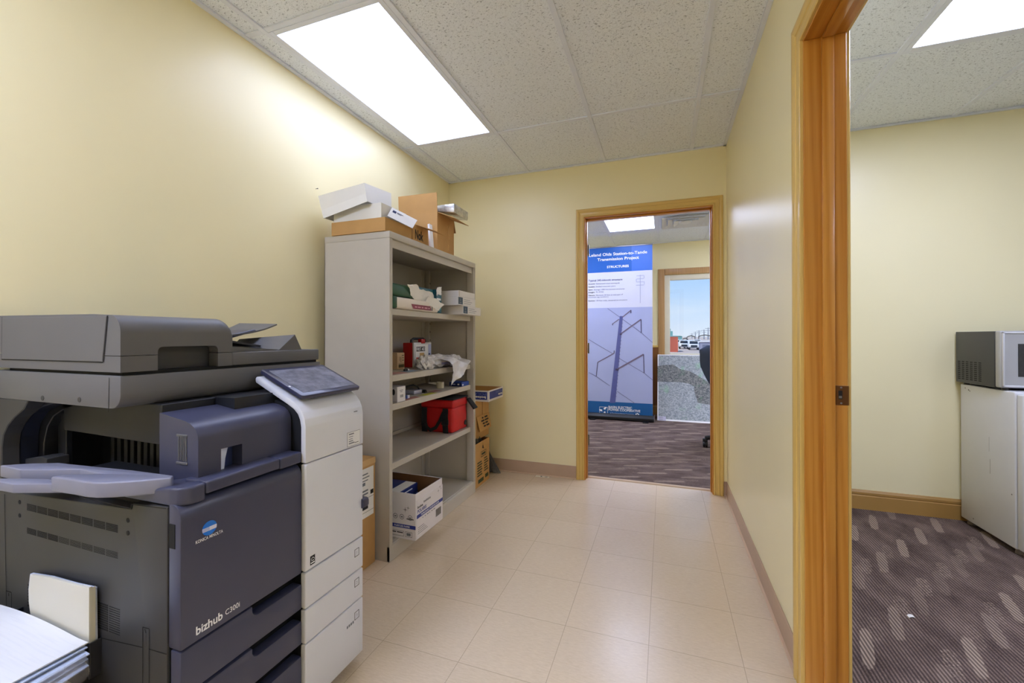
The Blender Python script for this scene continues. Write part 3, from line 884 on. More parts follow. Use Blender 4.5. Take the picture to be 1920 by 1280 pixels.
def drape(u_, v_):
    # from the bag on the shelf, over the front edge and down to a gathered loop
    lo, hi = 2.365, 2.655
    y = lo + (hi - lo)*u_
    over = min(1, v_*2.4)
    x = -1.350 + .102*over + .010*math.sin(u_*8 + v_*3)*over
    drop = max(0, v_ - .34)/.66
    z = .972 - .018*over + .012*math.sin(u_*6)*(1 - drop) - drop*(.150 - .105*u_**1.1)
    y += -.045*drop*(u_ - .1)
    q = Vector((x, y, z))*20
    f_ = max(0., noise.noise(q*1.1))*.016
    return Vector((x + f_ + .003*noise.noise(q*2.1), y + .006*noise.noise(q*1.7), max(z + .010*noise.noise(q + Vector((3, 3, 3))), Z2 + .001 if x < -1.300 else -1)))
obj('hanging_handle', MB().grid(drape, 22, 22, BAG, .001), None, t)
b = MB().grid(lambda u_, v_: (-1.300 + .003*noise.noise(Vector((u_*4, v_*3, 0))) - .02*abs(u_ - .5), 2.36 + .12*u_, .938 + .012*v_), 8, 3, BAGP)
obj('bag_print', b, None, t)
def sheet_on(name, pts, z, rgb, label, cat, th=.0008):
    c = [Vector((x, y, z + .0004)) for x, y in pts]
    b = MB().prism([(q.x, q.y) for q in c], 'z', z + .0004, z + .0004 + th)
    ct = sum(c, Vector())/len(c)
    return tag(obj(name, b, M('paper_%d_%d_%d' % rgb, rgb, .65), at=ct), label, cat)
sheet_on('leaflet', ((-1.41, 1.83), (-1.33, 1.80), (-1.302, 1.98), (-1.39, 2.02)), .915, (196, 150, 146), 'pinkish leaflet lying on the second shelf edge in front of the small brown box', 'leaflet')
sheet_on('leaflet', ((-1.40, 2.04), (-1.33, 2.03), (-1.335, 2.13), (-1.40, 2.14)), .915, (150, 176, 196), 'pale blue paper slip on the second shelf beside the pinkish leaflet', 'leaflet')
t = thing('marker_cap', 'tiny black and white cap lying on the pale blue slip', 'cap', (-1.37, 2.06, .917))
obj('cap_body', MB().tube([(-1.372, 2.045, .9235), (-1.372, 2.075, .9235)], .006, 10), BLACK, t)
obj('cap_tip', MB().tube([(-1.372, 2.075, .9235), (-1.372, 2.088, .9235)], .0058, 10), WHITEP, t)

# --- third shelf
Z3 = .7685
t = thing('mouse_box', 'small grey box with a black mouse pictured on its side, third shelf', 'box', (-1.345, 1.917, Z3))
bd = obj('box_body', MB().box(-1.392, -1.303, 1.879, 1.955, Z3, .850, .0012, 1), M('pale_grey_carton', (182, 178, 184), .5), t)
p = MB().box(-1.3027, -1.3023, 1.881, 1.953, Z3 + .002, .848, 0, 1, M('white_card_front', (214, 212, 214), .5))
for z, y0, y1 in ((.828, 1.90, 1.932), (.820, 1.905, 1.925)): p.box(-1.3024, -1.3019, y0, y1, z, z + .003, 0, 1, SLATE)
for i in range(5): p.box(-1.3024, -1.3019, 1.905 + i*.006, 1.909 + i*.006, .792, .806, 0, 1, M('grey_print', (120, 122, 128), .7))
obj('front_label', p, None, bd)
p = MB()
def disc(cx_, cz_, rx, rz, y):
    p.poly([(cx_ + rx*math.cos(a*PI/10), y, cz_ + rz*math.sin(a*PI/10)) for a in range(20)], INK)
disc(-1.325, .822, .009, .016, 1.8786); disc(-1.343, .814, .008, .015, 1.8785); disc(-1.352, .789, .012, .02, 1.8784)
obj('mouse_picture', p, None, bd)
t = thing('eraser', 'tiny white and blue block on the third shelf beside the mouse box', 'eraser', (-1.345, 2.03, Z3))
obj('eraser_body', MB().box(-1.352, -1.335, 2.02, 2.045, Z3, Z3 + .018, .002, 2), M('white_rubber', (222, 224, 240), .5), t)
obj('sleeve', MB().box(-1.3535, -1.3335, 2.012, 2.024, Z3, Z3 + .0195, .001, 1), M('blue_sleeve', (84, 112, 190), .5), t)
tag(obj('silver_case', MB().box(-1.47, -1.385, 2.17, 2.255, Z3, Z3 + .024, .006, 3), M('silver_lilac_plastic', (176, 178, 200), .25, metal=.3), at=(-1.42, 2.21, Z3)), 'flat silver plastic case on the third shelf behind the yellow card', 'case')
sheet_on('card', ((-1.352, 2.15), (-1.306, 2.17), (-1.304, 2.30), (-1.345, 2.285)), .768, (192, 190, 66), 'yellow-green card at the front edge of the third shelf', 'card')
sheet_on('leaflet', ((-1.352, 1.965), (-1.303, 1.965), (-1.303, 2.10), (-1.352, 2.12)), .768, (176, 122, 118), 'reddish leaflet on the third shelf edge next to the mouse box', 'leaflet')
sheet_on('leaflet', ((-1.385, 2.32), (-1.33, 2.30), (-1.328, 2.40), (-1.38, 2.41)), .768, (170, 128, 124), 'reddish paper slip on the third shelf behind the yellow card', 'leaflet')
tag(obj('binder_clip', MB().prism([(2.262, Z3), (2.292, Z3), (2.282, Z3 + .018), (2.272, Z3 + .018)], 'x', -1.392, -1.372), BLACK, at=(-1.38, 2.277, Z3)), 'small black binder clip beside the flat silver case', 'clip')
tag(obj('cable', MB().tube([(-1.52, 2.14, Z3 + .005), (-1.50, 2.16, Z3 + .012), (-1.47, 2.20, Z3 + .040), (-1.45, 2.26, Z3 + .046), (-1.46, 2.32, Z3 + .03), (-1.47, 2.36, Z3 + .006)], .005, 10), BLACK, at=(-1.48, 2.2, Z3)), 'black cable arching up behind the silver case', 'cable')
t = thing('tape_roll', 'white roll of tape standing on the third shelf left of the blue box', 'tape', (-1.40, 2.515, Z3))
TW = M('white_tape', (214, 208, 190), .5)
tc_ = (-1.405, 2.515, Z3 + .0)
b = MB().lathe([(.0205, 0), (.0245, 0), (.0245, .040), (.0205, .040), (.0205, 0)], tc_, 'z', 28)
obj('tape', b, TW, t)
obj('tape_tail', MB().sheet([(-1.428, 2.51, Z3 + .038), (-1.47, 2.47, Z3 + .040), (-1.47, 2.47, Z3 + .034), (-1.428, 2.51, Z3 + .020)], .0006), TW, t)
t = thing('blue_box', 'flat blue box with white lettering marks at the right end of the third shelf', 'box', (-1.34, 2.68, Z3))
BLUEC = M('blue_carton', (20, 66, 158), .4)
DKBLUE = M('dark_blue_carton', (18, 34, 84), .4)
bd = obj('box_body', MB().box(-1.40, -1.303, 2.63, 2.742, Z3, .797, .0015, 1), BLUEC, t)
p = MB().box(-1.398, -1.305, 2.6293, 2.6298, Z3 + .001, .795, 0, 1, DKBLUE)
p.box(-1.384, -1.352, 2.6288, 2.6292, .780, .787, 0, 1, M('pale_blue_print', (172, 180, 214), .6)).box(-1.335, -1.322, 2.6288, 2.6292, .778, .788, 0, 1, WHITE_INK)
p.box(-1.3027, -1.3022, 2.636, 2.656, .774, .784, 0, 1, WHITE_INK)
obj('print', p, None, bd)

# --- fourth shelf: cooler bag
Z4 = .4685
REDF = M('red_nylon', (186, 10, 16), .55, var=.08, vs=20, bump=.08, bs=300)
BLKF = M('black_webbing', (20, 21, 25), .7, bump=.2, bs=400)
t = thing('cooler_bag', 'red soft cooler bag with black straps on the fourth shelf', 'cooler bag', (-1.435, 2.63, Z4))
def soft(x0, x1, y0, y1, z0, z1, bulge):
    b = MB().box(x0, x1, y0, y1, z0, z1, .014, 3)
    bmesh.ops.subdivide_edges(b.bm, edges=[e for e in b.bm.edges if e.calc_length() > .05], cuts=5, use_grid_fill=True)
    c = Vector(((x0 + x1)/2, (y0 + y1)/2, (z0 + z1)/2))
    for vtx in b.bm.verts:
        d = vtx.co - c
        kx, ky, kz = d.x/((x1 - x0)/2), d.y/((y1 - y0)/2), d.z/((z1 - z0)/2)
        vtx.co.x += bulge*kx*(1 - ky*ky)*(1 - kz*kz)
        vtx.co.y += bulge*ky*(1 - kx*kx)*(1 - kz*kz)
        vtx.co += Vector((.003*noise.noise(vtx.co*16), .003*noise.noise(vtx.co*15 + Vector((4, 0, 0))), 0))
        vtx.co.z = max(vtx.co.z, z0)
    return b
obj('bag_body', soft(-1.555, -1.318, 2.525, 2.738, Z4, .636, .010), REDF, t)
ld = obj('lid', soft(-1.560, -1.312, 2.520, 2.742, .632, .690, .004), REDF, t)
obj('lid_binding', MB().box(-1.562, -1.310, 2.518, 2.744, .688, .696, .003, 2), BLKF, ld)
def strap(pts, w, up, name='strap'):
    return obj(name, MB().tube(pts, w, 8, BLKF, flat=(.10, up)), None, t)
strap([(-1.365, 2.511, .634), (-1.365, 2.508, .59), (-1.365, 2.509, .52), (-1.365, 2.515, Z4 + .002)], .021, (0, 1, 0))
strap([(-1.525, 2.513, .634), (-1.525, 2.509, .59), (-1.525, 2.511, .52), (-1.525, 2.516, Z4 + .002)], .021, (0, 1, 0))
obj('buckle', MB().box(-1.391, -1.339, 2.499, 2.510, .526, .562, .004, 2), BLACK, t)
pts = [(-1.515, 2.503, .545), (-1.50, 2.500, .505), (-1.47, 2.498, .487), (-1.43, 2.497, .505), (-1.395, 2.498, .56), (-1.375, 2.502, .61)]
strap(pts, .012, (0, 1, 0), 'carry_handle')
strap([(-1.47, 2.63, .702), (-1.38, 2.69, .703), (-1.32, 2.715, .697), (-1.295, 2.728, .672)], .011, (0, 0, 1), 'shoulder_strap')
obj('strap_end', MB().hexa([(-1.301, 2.712, .678), (-1.290, 2.742, .682), (-1.240, 2.762, .612), (-1.252, 2.728, .606), (-1.312, 2.712, .672), (-1.301, 2.742, .676), (-1.251, 2.762, .604), (-1.263, 2.728, .598)], None, .003), BLKF, t)
b = MB().lathe([(.0, -.001), (.017, -.001), (.017, -.004), (.011, -.006), (.0, -.006)], (-1.312, 2.70, .512), 'x', 18)
for vtx in b.bm.verts: vtx.co.x = -1.312 + (-1.312 - vtx.co.x)
obj('vent_eyelet', b, BLKF, t)

# --- bottom shelf: printed paper carton with reams inside
ZB = .0855
QX, QY0, QY1, QT = -1.175, 1.852, 2.122, .318
WC = M('white_printed_paper_carton', (222, 218, 222), .6, var=.02)
BLUEP = M('royal_blue_print', (36, 52, 140), .55)
t = thing('paper_carton', 'open white paper carton with blue bands on the bottom shelf', 'carton', (-1.38, 1.987, ZB))
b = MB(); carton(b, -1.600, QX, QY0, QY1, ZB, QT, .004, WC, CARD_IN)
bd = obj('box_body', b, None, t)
fx = QX
p = MB()
p.box(fx, fx + .003, QY0 + .006, QY1 + .002, ZB + .004, QT - .035, 0, 1, WC)      # glued outer panel
fx += .0032
p.box(fx, fx + .0004, QY0 + .006, QY1 + .001, .192, .210, 0, 1, BLUEP)
p.text('PREMIUM MULTIPURPOSE PAPER', (fx + .0004, QY0 + .045, .1965), EY, EZ, .185, .0095, WHITE_INK, .01)
p.text('boise', (fx, QY0 + .012, .242), EY, EZ, .050, .012, INK, .03)
p.text('POLARIS', (fx, QY0 + .012, .218), EY, EZ, .085, .017, BLUEP, .02)
for i, w_ in enumerate((.02, .03, .05, .028, .045, .06)): p.box(fx, fx + .0004, QY0 + .06 + .022*i, QY0 + .06 + .022*i + w_*.3, .178 - .0*i, .182, 0, 1, SLATE)
for i in range(10): p.box(fx, fx + .0004, QY1 - .075 + i*.006, QY1 - .0725 + i*.006 + (.001 if i % 3 else 0), .128, .168, 0, 1, INK)
for i in range(4):
    p.box(fx, fx + .0004, QY0 + .015, QY0 + .11 - .012*i, .112 + .010*i, .1145 + .010*i, 0, 1, M('grey_print', (120, 122, 128), .7))
for i in range(6): p.box(fx, fx + .0004, QY0 + .072 + i*.012, QY0 + .080 + i*.012, .252, .262 - .001*(i % 2), 0, 1, M('grey_print', (120, 122, 128), .7))
def star(y, z, s, side='f'):
    for a in range(4):
        d = Vector((math.cos(a*PI/2), math.sin(a*PI/2))); n = Vector((-d.y, d.x))
        q = [d*s, n*s*.1, -n*s*.1]
        if side == 'f': p.poly([(fx + .0004, y + v_.x, z + v_.y) for v_ in q], INK)
        else: p.poly([(y + v_.x, QY0 - .0006, z + v_.y) for v_ in q], INK)
star(2.075, .262, .012); star(2.093, .278, .009); star(2.105, .265, .008)
star(-1.236, .234, .016, 's'); star(-1.219, .245, .012, 's')
p.box(-1.33, QX - .0, QY0 - .0005, QY0 - .0001, .140, .1585, 0, 1, BLUEP)
p.text('PURPOSE PAPER', (-1.300, QY0 - .0005, .1445), EX, EZ, .092, .0095, WHITE_INK, .01)
for cx_ in (-1.2945, -1.256, -1.207):
    b2 = [(.0125, 0)]
    for a in range(24):
        a0, a1 = a*PI/12, (a + 1)*PI/12
        p.poly([(cx_ + r_*math.cos(q), QY0 - .0005, .196 + r_*math.sin(q)) for r_, q in ((.0135, a0), (.0135, a1), (.0105, a1), (.0105, a0))], M('grey_print', (120, 122, 128), .7))
    p.box(cx_ - .006, cx_ + .006, QY0 - .0006, QY0 - .0002, .192, .199, 0, 1, M('grey_print', (120, 122, 128), .7))
p.box(-1.228, -1.186, QY0 - .0007, QY0 - .0003, .187, .191, 0, 1, INK)
for x0, x1 in ((-1.325, -1.244), (-1.236, -1.196)):
    for a, c_, d, e in ((x0, x1, .098, .0993), (x0, x1, .1227, .124), (x0, x0 + .0013, .098, .124), (x1 - .0013, x1, .098, .124)): p.box(a, c_, QY0 - .0005, QY0 - .0001, d, e, 0, 1, INK)
p.box(-1.32, -1.29, QY0 - .0005, QY0 - .0001, .113, .118, 0, 1, INK).box(-1.285, -1.25, QY0 - .0005, QY0 - .0001, .113, .118, 0, 1, INK)
p.box(-1.228, -1.204, QY0 - .0005, QY0 - .0001, .104, .118, 0, 1, SLATE)
obj('printed_panel', p, None, bd)
RB = M('dark_blue_ream_wrapper', (24, 44, 112), .4)
for i, z in enumerate((ZB + .005, ZB + .056, ZB + .107, ZB + .158)):
    x1 = -1.300 - .004*(i % 2)
    t = thing('paper_ream', ('lowest blue-wrapped ream inside the white paper carton', 'second blue-wrapped ream from the bottom inside the white paper carton', 'third blue-wrapped ream from the bottom inside the white paper carton', 'topmost blue-wrapped ream inside the white paper carton')[i], 'paper ream', (-1.44, 1.97, z), 'reams in the paper carton')
    bd = obj('wrapper', MB().box(-1.594, x1, QY0 + .012, QY0 + .224, z, z + .050, .003, 2), RB, t)
    p = MB().box(x1 - .07, x1 - .006, QY0 + .02, QY0 + .216, z + .0502, z + .0506, 0, 1, WHITEP) if i == 3 else MB()
    p.box(x1 + .0001, x1 + .0005, QY0 + .03, QY0 + .17, z + .030, z + .036, 0, 1, WHITE_INK)
    obj('label', p, None, bd)

# ---------------------------------------------------------------- cartons beyond the bookcase
t = thing('carton', 'open brown carton printed in green, on the floor at the far end of the bookcase', 'carton', (-1.47, 2.95, 0))
b = MB(); carton(b, -1.66, -1.293, 2.812, 3.092, .0005, .322, .004)
bd = obj('box_body', b, None, t)
GRN = M('dark_green_print', (52, 66, 40), .7)
p = MB()
fx = -1.2927
for y0, y1, z0, z1 in ((2.93, 3.03, .205, .21), (2.93, 3.03, .243, .247), (2.93, 2.934, .205, .247), (3.026, 3.03, .205, .247), (2.945, 3.015, .218, .234)): p.box(fx, fx + .0004, y0, y1, z0, z1, 0, 1, GRN)
for k in range(6):
    p.box(fx, fx + .0004, 2.865, 2.955 - .01*(k % 2), .075 + k*.019, .085 + k*.019, 0, 1, GRN)
    p.box(fx, fx + .0004, 2.99, 3.07 - .012*(k % 3), .085 + k*.019, .094 + k*.019, 0, 1, GRN)
p.box(fx, fx + .0004, 2.88, 2.98, .022, .05, 0, 1, GRN).box(fx, fx + .0004, 3.01, 3.07, .03, .058, 0, 1, GRN)
p.prism([(2.955, .27), (3.0, .258), (3.02, .285), (2.99, .275), (2.965, .295)], 'x', fx, fx + .0004, m=INK)
obj('print', p, None, bd)
obj('box_flap', MB().sheet([(-1.293, 2.96, .322), (-1.293, 3.04, .322), (-1.284, 3.035, .275), (-1.284, 2.97, .265)], .002), CARD, t)
b = MB()
blob2 = MB()
tb = bmesh.new(); bmesh.ops.create_icosphere(tb, subdivisions=4, radius=1)
for vtx in tb.verts:
    d = vtx.co.normalized(); k = 1 + .4*noise.noise(d*3.2) + .3*abs(noise.noise(d*8))
    vtx.co = Vector((-1.3165 + .012*d.x*k, 2.945 + .070*d.y*k, .262 + .075*d.z*k))
blob2._join(tb, M('black_bin_liner', (22, 22, 24), .3))
tag(obj('bin_liner', blob2, None, at=(-1.35, 2.94, .2)), 'crumpled black plastic liner poking out of the open brown carton', 'bag')
t = thing('carton', 'brown carton with a printed hanging flap stacked on the green-printed carton', 'carton', (-1.52, 3.0, .325))
b = MB(); carton(b, -1.668, -1.340, 2.835, 3.195, .3225, .622, .004, closed=True)
b.box(-1.3400, -1.3394, 3.06, 3.068, .5, .62, 0, 1, CARD_IN)
obj('box_body', b, None, t)
fl = obj('box_flap', MB().sheet([(-1.339, 2.95, .498), (-1.339, 3.19, .498), (-1.318, 3.185, .386), (-1.318, 2.965, .386)], -.004), CARD, t)
fa, fb, fc = Vector((-1.318, 2.965, .386)), Vector((-1.318, 3.185, .386)), Vector((-1.339, 2.95, .498))
p = MB(); r_ = EY.copy(); u_ = (fc - fa).normalized(); u_ = (u_ - r_*u_.dot(r_)).normalized(); nn = r_.cross(u_)
for k, (o_, z_, w_) in enumerate(((.07, .088, .03), (.12, .088, .06), (.05, .066, .06), (.12, .066, .07), (.07, .044, .04), (.12, .044, .05), (.08, .022, .04), (.13, .022, .06))):
    q = fa + r_*o_ + u_*z_ + nn*.0049
    p.poly([q, q + r_*w_, q + r_*w_ + u_*.012, q + u_*.012], INK)
obj('print', p, None, fl)
t = thing('upturned_lid', 'shallow white and blue paper carton lid lying upside down on the stacked cartons', 'lid', (-1.45, 3.08, .625))
LX, LY0, LY1, LZ0, LZ1 = -1.232, 2.935, 3.235, .6235, .706
b = MB(); carton(b, -1.66, LX, LY0, LY1, LZ0, LZ1, .004, WC, CARD)
bd = obj('lid_body', b, None, t)
p = MB().box(LX + .0002, LX + .0006, LY0 + .018, LY1 - .012, LZ0 + .016, LZ1 - .010, 0, 1, BLUEP)
p.box(-1.40, LX - .012, LY0 - .0006, LY0 - .0002, LZ0 + .014, LZ1 - .010, 0, 1, BLUEP)
p.text('boise', (LX + .0006, LY1 - .022, LZ0 + .040), -EY, -EZ, .085, .017, WHITE_INK, .03)
p.text('POLARIS', (LX + .0006, LY1 - .022, LZ0 + .066), -EY, -EZ, .135, .019, M('mid_blue_print', (104, 122, 190), .55), .0)
p.text('boise', (LX - .022, LY0 - .0006, LZ0 + .040), -EX, -EZ, .085, .017, WHITE_INK, .03)
p.text('POLARIS', (LX - .020, LY0 - .0006, LZ0 + .066), -EX, -EZ, .15, .019, M('mid_blue_print', (104, 122, 190), .55), .0)
obj('printed_panel', p, None, bd)
# whisk broom
t = thing('broom', 'grey bristled broom head standing on the floor against the far wall', 'broom', (-1.33, 3.22, 0))
BR = M('grey_blue_bristles', (104, 108, 112), .8, var=.25, vs=120)
b = MB()
for i in range(44):
    f_ = i/43
    x = -1.405 + .145*f_; y = 3.20 + .03*((i*7) % 5)/5
    b.tube([(x + .012*math.sin(i*2.1), y + .02, .003), (-1.352 + .035*(f_ - .5), 3.215, .155)], (.0042, .0022), 5)
obj('bristles', b, BR, t)
obj('ferrule', MB().tube([(-1.352, 3.215, .145), (-1.358, 3.215, .185)], (.020, .012), 12), BLACK, t)
obj('handle', MB().tube([(-1.356, 3.215, .18), (-1.50, 3.225, .60)], .011, 12), M('grey_handle', (90, 92, 96), .5), t)
# carton between copier and bookcase
t = thing('carton', 'tall brown carton with a shipping label between the copier and the bookcase', 'carton', (-1.52, 1.58, 0))
bd = obj('box_body', MB().box(-1.70, -1.345, 1.40, 1.757, .0005, .520, .005, 2), CARD, t)
p = MB()
fx = -1.3449
p.box(fx, fx + .0005, 1.50, 1.742, .245, .48, 0, 1, WHITEP)
for k, (y0, y1, z0, z1) in enumerate(((1.60, 1.70, .45, .456), (1.62, 1.71, .435, .44), (1.58, 1.70, .42, .425), (1.60, 1.68, .40, .415), (1.62, 1.70, .37, .378), (1.60, 1.70, .355, .363), (1.55, 1.742, .335, .3365), (1.66, 1.70, .285, .325), (1.60, 1.64, .285, .325), (1.55, 1.742, .27, .2715))):
    p.box(fx + .0005, fx + .0009, y0, y1, z0, z1, 0, 1, SLATE if k < 6 else INK)
p.box(fx + .0005, fx + .0009, 1.718, 1.740, .347, .367, 0, 1, INK)
obj('shipping_label', p, None, bd)
p = MB().box(fx, fx + .0006, 1.42, 1.757, .49, .519, 0, 1, TAPE).box(-1.62, fx, 1.54, 1.60, .5201, .5206, 0, 1, TAPE)
obj('packing_tape', p, None, bd)
# small loose things
b = MB().box(-.965, -.855, 3.252, 3.283, .0004, .0012, 0, 1, M('cream_card', (222, 216, 196), .6))
b.box(-.925, -.912, 3.260, 3.276, .0012, .0016, 0, 1, GRN).box(-.89, -.87, 3.258, 3.262, .0012, .0016, 0, 1, INK).box(-.885, -.865, 3.268, 3.272, .0012, .0016, 0, 1, INK)
tag(obj('floor_card', b, None, at=(-.91, 3.267, 0)), 'small cream card with dark marks lying on the vinyl floor by the baseboard', 'card')
b = MB().grid(lambda u_, v_: (.905 + .022*u_, 2.115 + .018*v_ + .006*u_, .0035 + .004*math.sin(u_*3)), 4, 3, WHITEP, .0008)
tag(obj('paper_scrap', b, None, at=(.915, 2.125, .002)), 'tiny white paper scrap on the side office carpet', 'paper scrap')
q = U(592, 354, X=XL)
b = MB().lathe([(.0, .0005), (.0015, .0005), (.0015, .012), (.003, .0125), (.003, .0145), (.0, .015)], (XL, q.y, q.z), 'x', 10)
tag(obj('nail', b, M('dark_nail', (70, 66, 62), .4, metal=.6), at=(XL, q.y, q.z)), 'small dark nail in the left wall up and left of the white box lid', 'nail')
# ---------------------------------------------------------------- the copier
CY0, CFX, CWX = .624, -.985, -.973
CY1 = 1.205
GREY = M('warm_dark_grey_plastic', (53, 53, 55), .48, var=.03, bump=.03, bs=500)
GREY_T = M('mid_grey_plastic', (93, 93, 97), .45, var=.03, bump=.03, bs=500)
BLUEG = M('daylight_tinted_grey_plastic', (60, 62, 84), .38, var=.03, bump=.02, bs=500)  # grey plastic; the bluish daylight on the copier front is mixed into its colour
DARKG = M('near_black_plastic', (30, 31, 36), .45, var=.08)
LAV = M('pale_lavender_grey_plastic', (126, 127, 145), .4, var=.02)
OFFW = M('off_white_plastic', (210, 212, 220), .4, var=.015)
cp = thing('copier', 'large dark grey office copier with a white right-hand panel against the left wall', 'copier', (-1.35, .9, 0))
def sd(px, py, y=CY0):
    q = U(px, py, Y=y); return (q.x, q.z)
b = MB().prism([(-1.748, .035), (-1.027, .035), (-1.027, .737), (-1.146, .730), (-1.150, .716), (-1.748, .688)], 'y', CY0, 1.195, .004)
bd = obj('body', b, GREY, cp)
b = MB().box(-1.0266, -1.024, CY0 + .004, 1.19, .036, .735)
b.box(-1.0266, -.9925, .9565, CY1 - .002, .040, .740)
obj('drawer_bay', b, SEAM, cp)
for x in (-1.63, -1.09):
    for y in (.69, 1.13):
        obj('caster', MB().lathe([(.0, -.010), (.0165, -.010), (.0175, -.006), (.0175, .006), (.0165, .010), (.0, .010)], (x, y, .0180), 'y', 18).box(x - .009, x + .009, y - .013, y + .013, .028, .036), BLACK, cp)
# seams, holes and vents on the left side
def strip(b, p, q, w, y=CY0, lift=.0006):
    p, q = Vector((*sd(*p, y),)), Vector((*sd(*q, y),))
    d = (q - p).normalized(); n = Vector((-d.y, d.x))*w/2
    b.poly([(v_.x, y - lift, v_.y) for v_ in (p - n, q - n, q + n, p + n)], SEAM)
b = MB()
for p, q, w_ in (((9, 926), (12, 1107), .0022), ((0, 1138), (12, 1141), .0022), ((12, 1107), (12, 1175), .0022), ((22, 1110), (22, 1172), .0022), ((12, 1107), (22, 1110), .0022),
                 ((23, 1146), (54, 1155), .0022), ((184, 1194), (268, 1213), .0022), ((268, 1175), (268, 1290), .0022), ((280, 1178), (280, 1290), .0022), ((268, 1175), (280, 1178), .0022), ((280, 1216), (313, 1226), .0022),
                 ((272, 1178), (274, 1186), .003), ((17, 1111), (17, 1117), .003), ((150, 931), (246, 953), .0022), ((246, 953), (247, 945), .0022), ((247, 945), (312, 953), .0022)):
    strip(b, p, q, w_)
obj('panel_seam', b, None, bd)
b = MB()
for px, py in ((37, 941), (37, 966), (240, 975), (240, 999)):
    x, z = sd(px, py)
    b.lathe([(.0, -.0006), (.0055, -.0006), (.0055, .001), (.0, .001)], (x, CY0, z), 'y', 14)
obj('screw_hole', b, SEAM, bd)
def vent(tl, br, rows, cols, half_from=None):
    b = MB()
    x0, z1 = sd(*tl); x1, z0 = sd(*br)
    for r in range(rows):
        for c in range(cols):
            a = x0 + (x1 - x0)*(c + .06)/cols; d = x0 + (x1 - x0)*(c + .94)/cols
            h = (z1 - z0)/rows
            t_ = .62 if half_from is None or c < half_from else .24
            z = z0 + h*(r + .5)
            b.box(a, d, CY0 - .0007, CY0 + .001, z - h*t_/2, z + h*t_/2)
    obj('vent', b, SEAM, bd)
vent((50, 943), (222, 999), 5, 8)
vent((50, 988), (222, 1048), 5, 8, 3)
vent((182, 1126), (226, 1193), 12, 2, 1)
vent((52, 1093), (66, 1142), 8, 1)
# front door
def round_front(x0, x1, z0, z1, r, n=6):
    return [(x0, z0), (x1, z0)] + arc(x1 - r, z1 - r, r, 0, 90, n) + [(x0, z1)]
dr = obj('front_door', MB().prism(round_front(-1.024, CFX, .429, .745, .032), 'y', CY0 + .001, .953, .0035, 2), BLUEG, cp)
x0, z0 = sd(316, 1027); x1, z1 = sd(329, 984)
obj('door_grip', MB().box(x0 + .002, x1 - .002, CY0 - .0004, CY0 + .012, z0, z1, .0008, 1), SEAM, dr)
LOGO = M('bright_blue_badge', (22, 112, 214), .25, var=.05, coat=.3)
LOGOW = M('badge_white_band', (206, 212, 232), .3)
lc = U(392.5, 989, X=CFX)
b = MB()
n_ = 40
def ov(a, k=1.): return Vector((CFX + .0008, lc.y + .0168*k*math.cos(a), lc.z + .0162*k*math.sin(a)))
b.poly([ov(2*PI*i/n_) for i in range(n_)], LOGO)
def band(z0, z1, m, lift):
    y0, y1 = .0168*math.sqrt(max(0, 1 - (z0/.0162)**2)), .0168*math.sqrt(max(0, 1 - (z1/.0162)**2))
    b.poly([(CFX + lift, lc.y - y0, lc.z + z0), (CFX + lift, lc.y + y0, lc.z + z0), (CFX + lift, lc.y + y1, lc.z + z1), (CFX + lift, lc.y - y1, lc.z + z1)], m)
for i in range(5): band(-.0056 + i*.0018, -.0056 + i*.0018 + .0011, LOGOW, .0012)
b.poly([(CFX + .0013, lc.y + s_*.0168*f_, lc.z + z_) for s_, f_, z_ in ((0, .15, -.0056), (1, .90, -.0056), (1, .96, .0032), (0, .5, .0032))], LOGOW)
obj('badge', b, None, dr)
a_, c_ = U(366.5, 1018, X=CFX), U(417.5, 996, X=CFX)
b = MB().text('KONICA MINOLTA', (CFX, a_.y, (a_.z + c_.z)/2 - .002), EY, EZ, c_.y - a_.y, .0072, WHITE_INK, .008, lift=.0009)
obj('brand_lettering', b, None, dr)
a_, c_ = U(367, 1191, X=CFX), U(417, 1158, X=CFX)
b = MB().text('bizhub', (CFX, a_.y, a_.z), EY, EZ, c_.y - a_.y, .0185, WHITE_INK, .022, lift=.0009)
a_, c_ = U(422, 1154, X=CFX), U(449, 1137, X=CFX)
b.text('C300i', (CFX, a_.y, a_.z + .001), EY, EZ, c_.y - a_.y, 0.0125, WHITE_INK, .006, lift=.0009)
obj('model_lettering', b, None, dr)
# white right-hand panels and drawers
wp = obj('side_panel_white', MB().box(-.992, CWX, .955, CY1, .431, .742, .005, 3), OFFW, dr)
wp['label'] = 'white panel right of the dark front door'
q = U(586, 1049, X=CWX)
b = MB().box(CWX - .001, CWX + .0006, q.y - .009, q.y + .009, q.z - .013, q.z + .013, 0, 1, INK)
b.tube([(CWX + .0009, q.y - .006 + .012*i/6, q.z + .002 + .006*math.sin(PI*i/6)) for i in range(7)], .0006, 5, WHITE_INK)
b.box(CWX + .0006, CWX + .0009, q.y - .007, q.y + .007, q.z - .009, q.z - .006, 0, 1, WHITE_INK).box(CWX + .0006, CWX + .0009, q.y - .005, q.y + .005, q.z - .002, q.z - .0005, 0, 1, WHITE_INK)
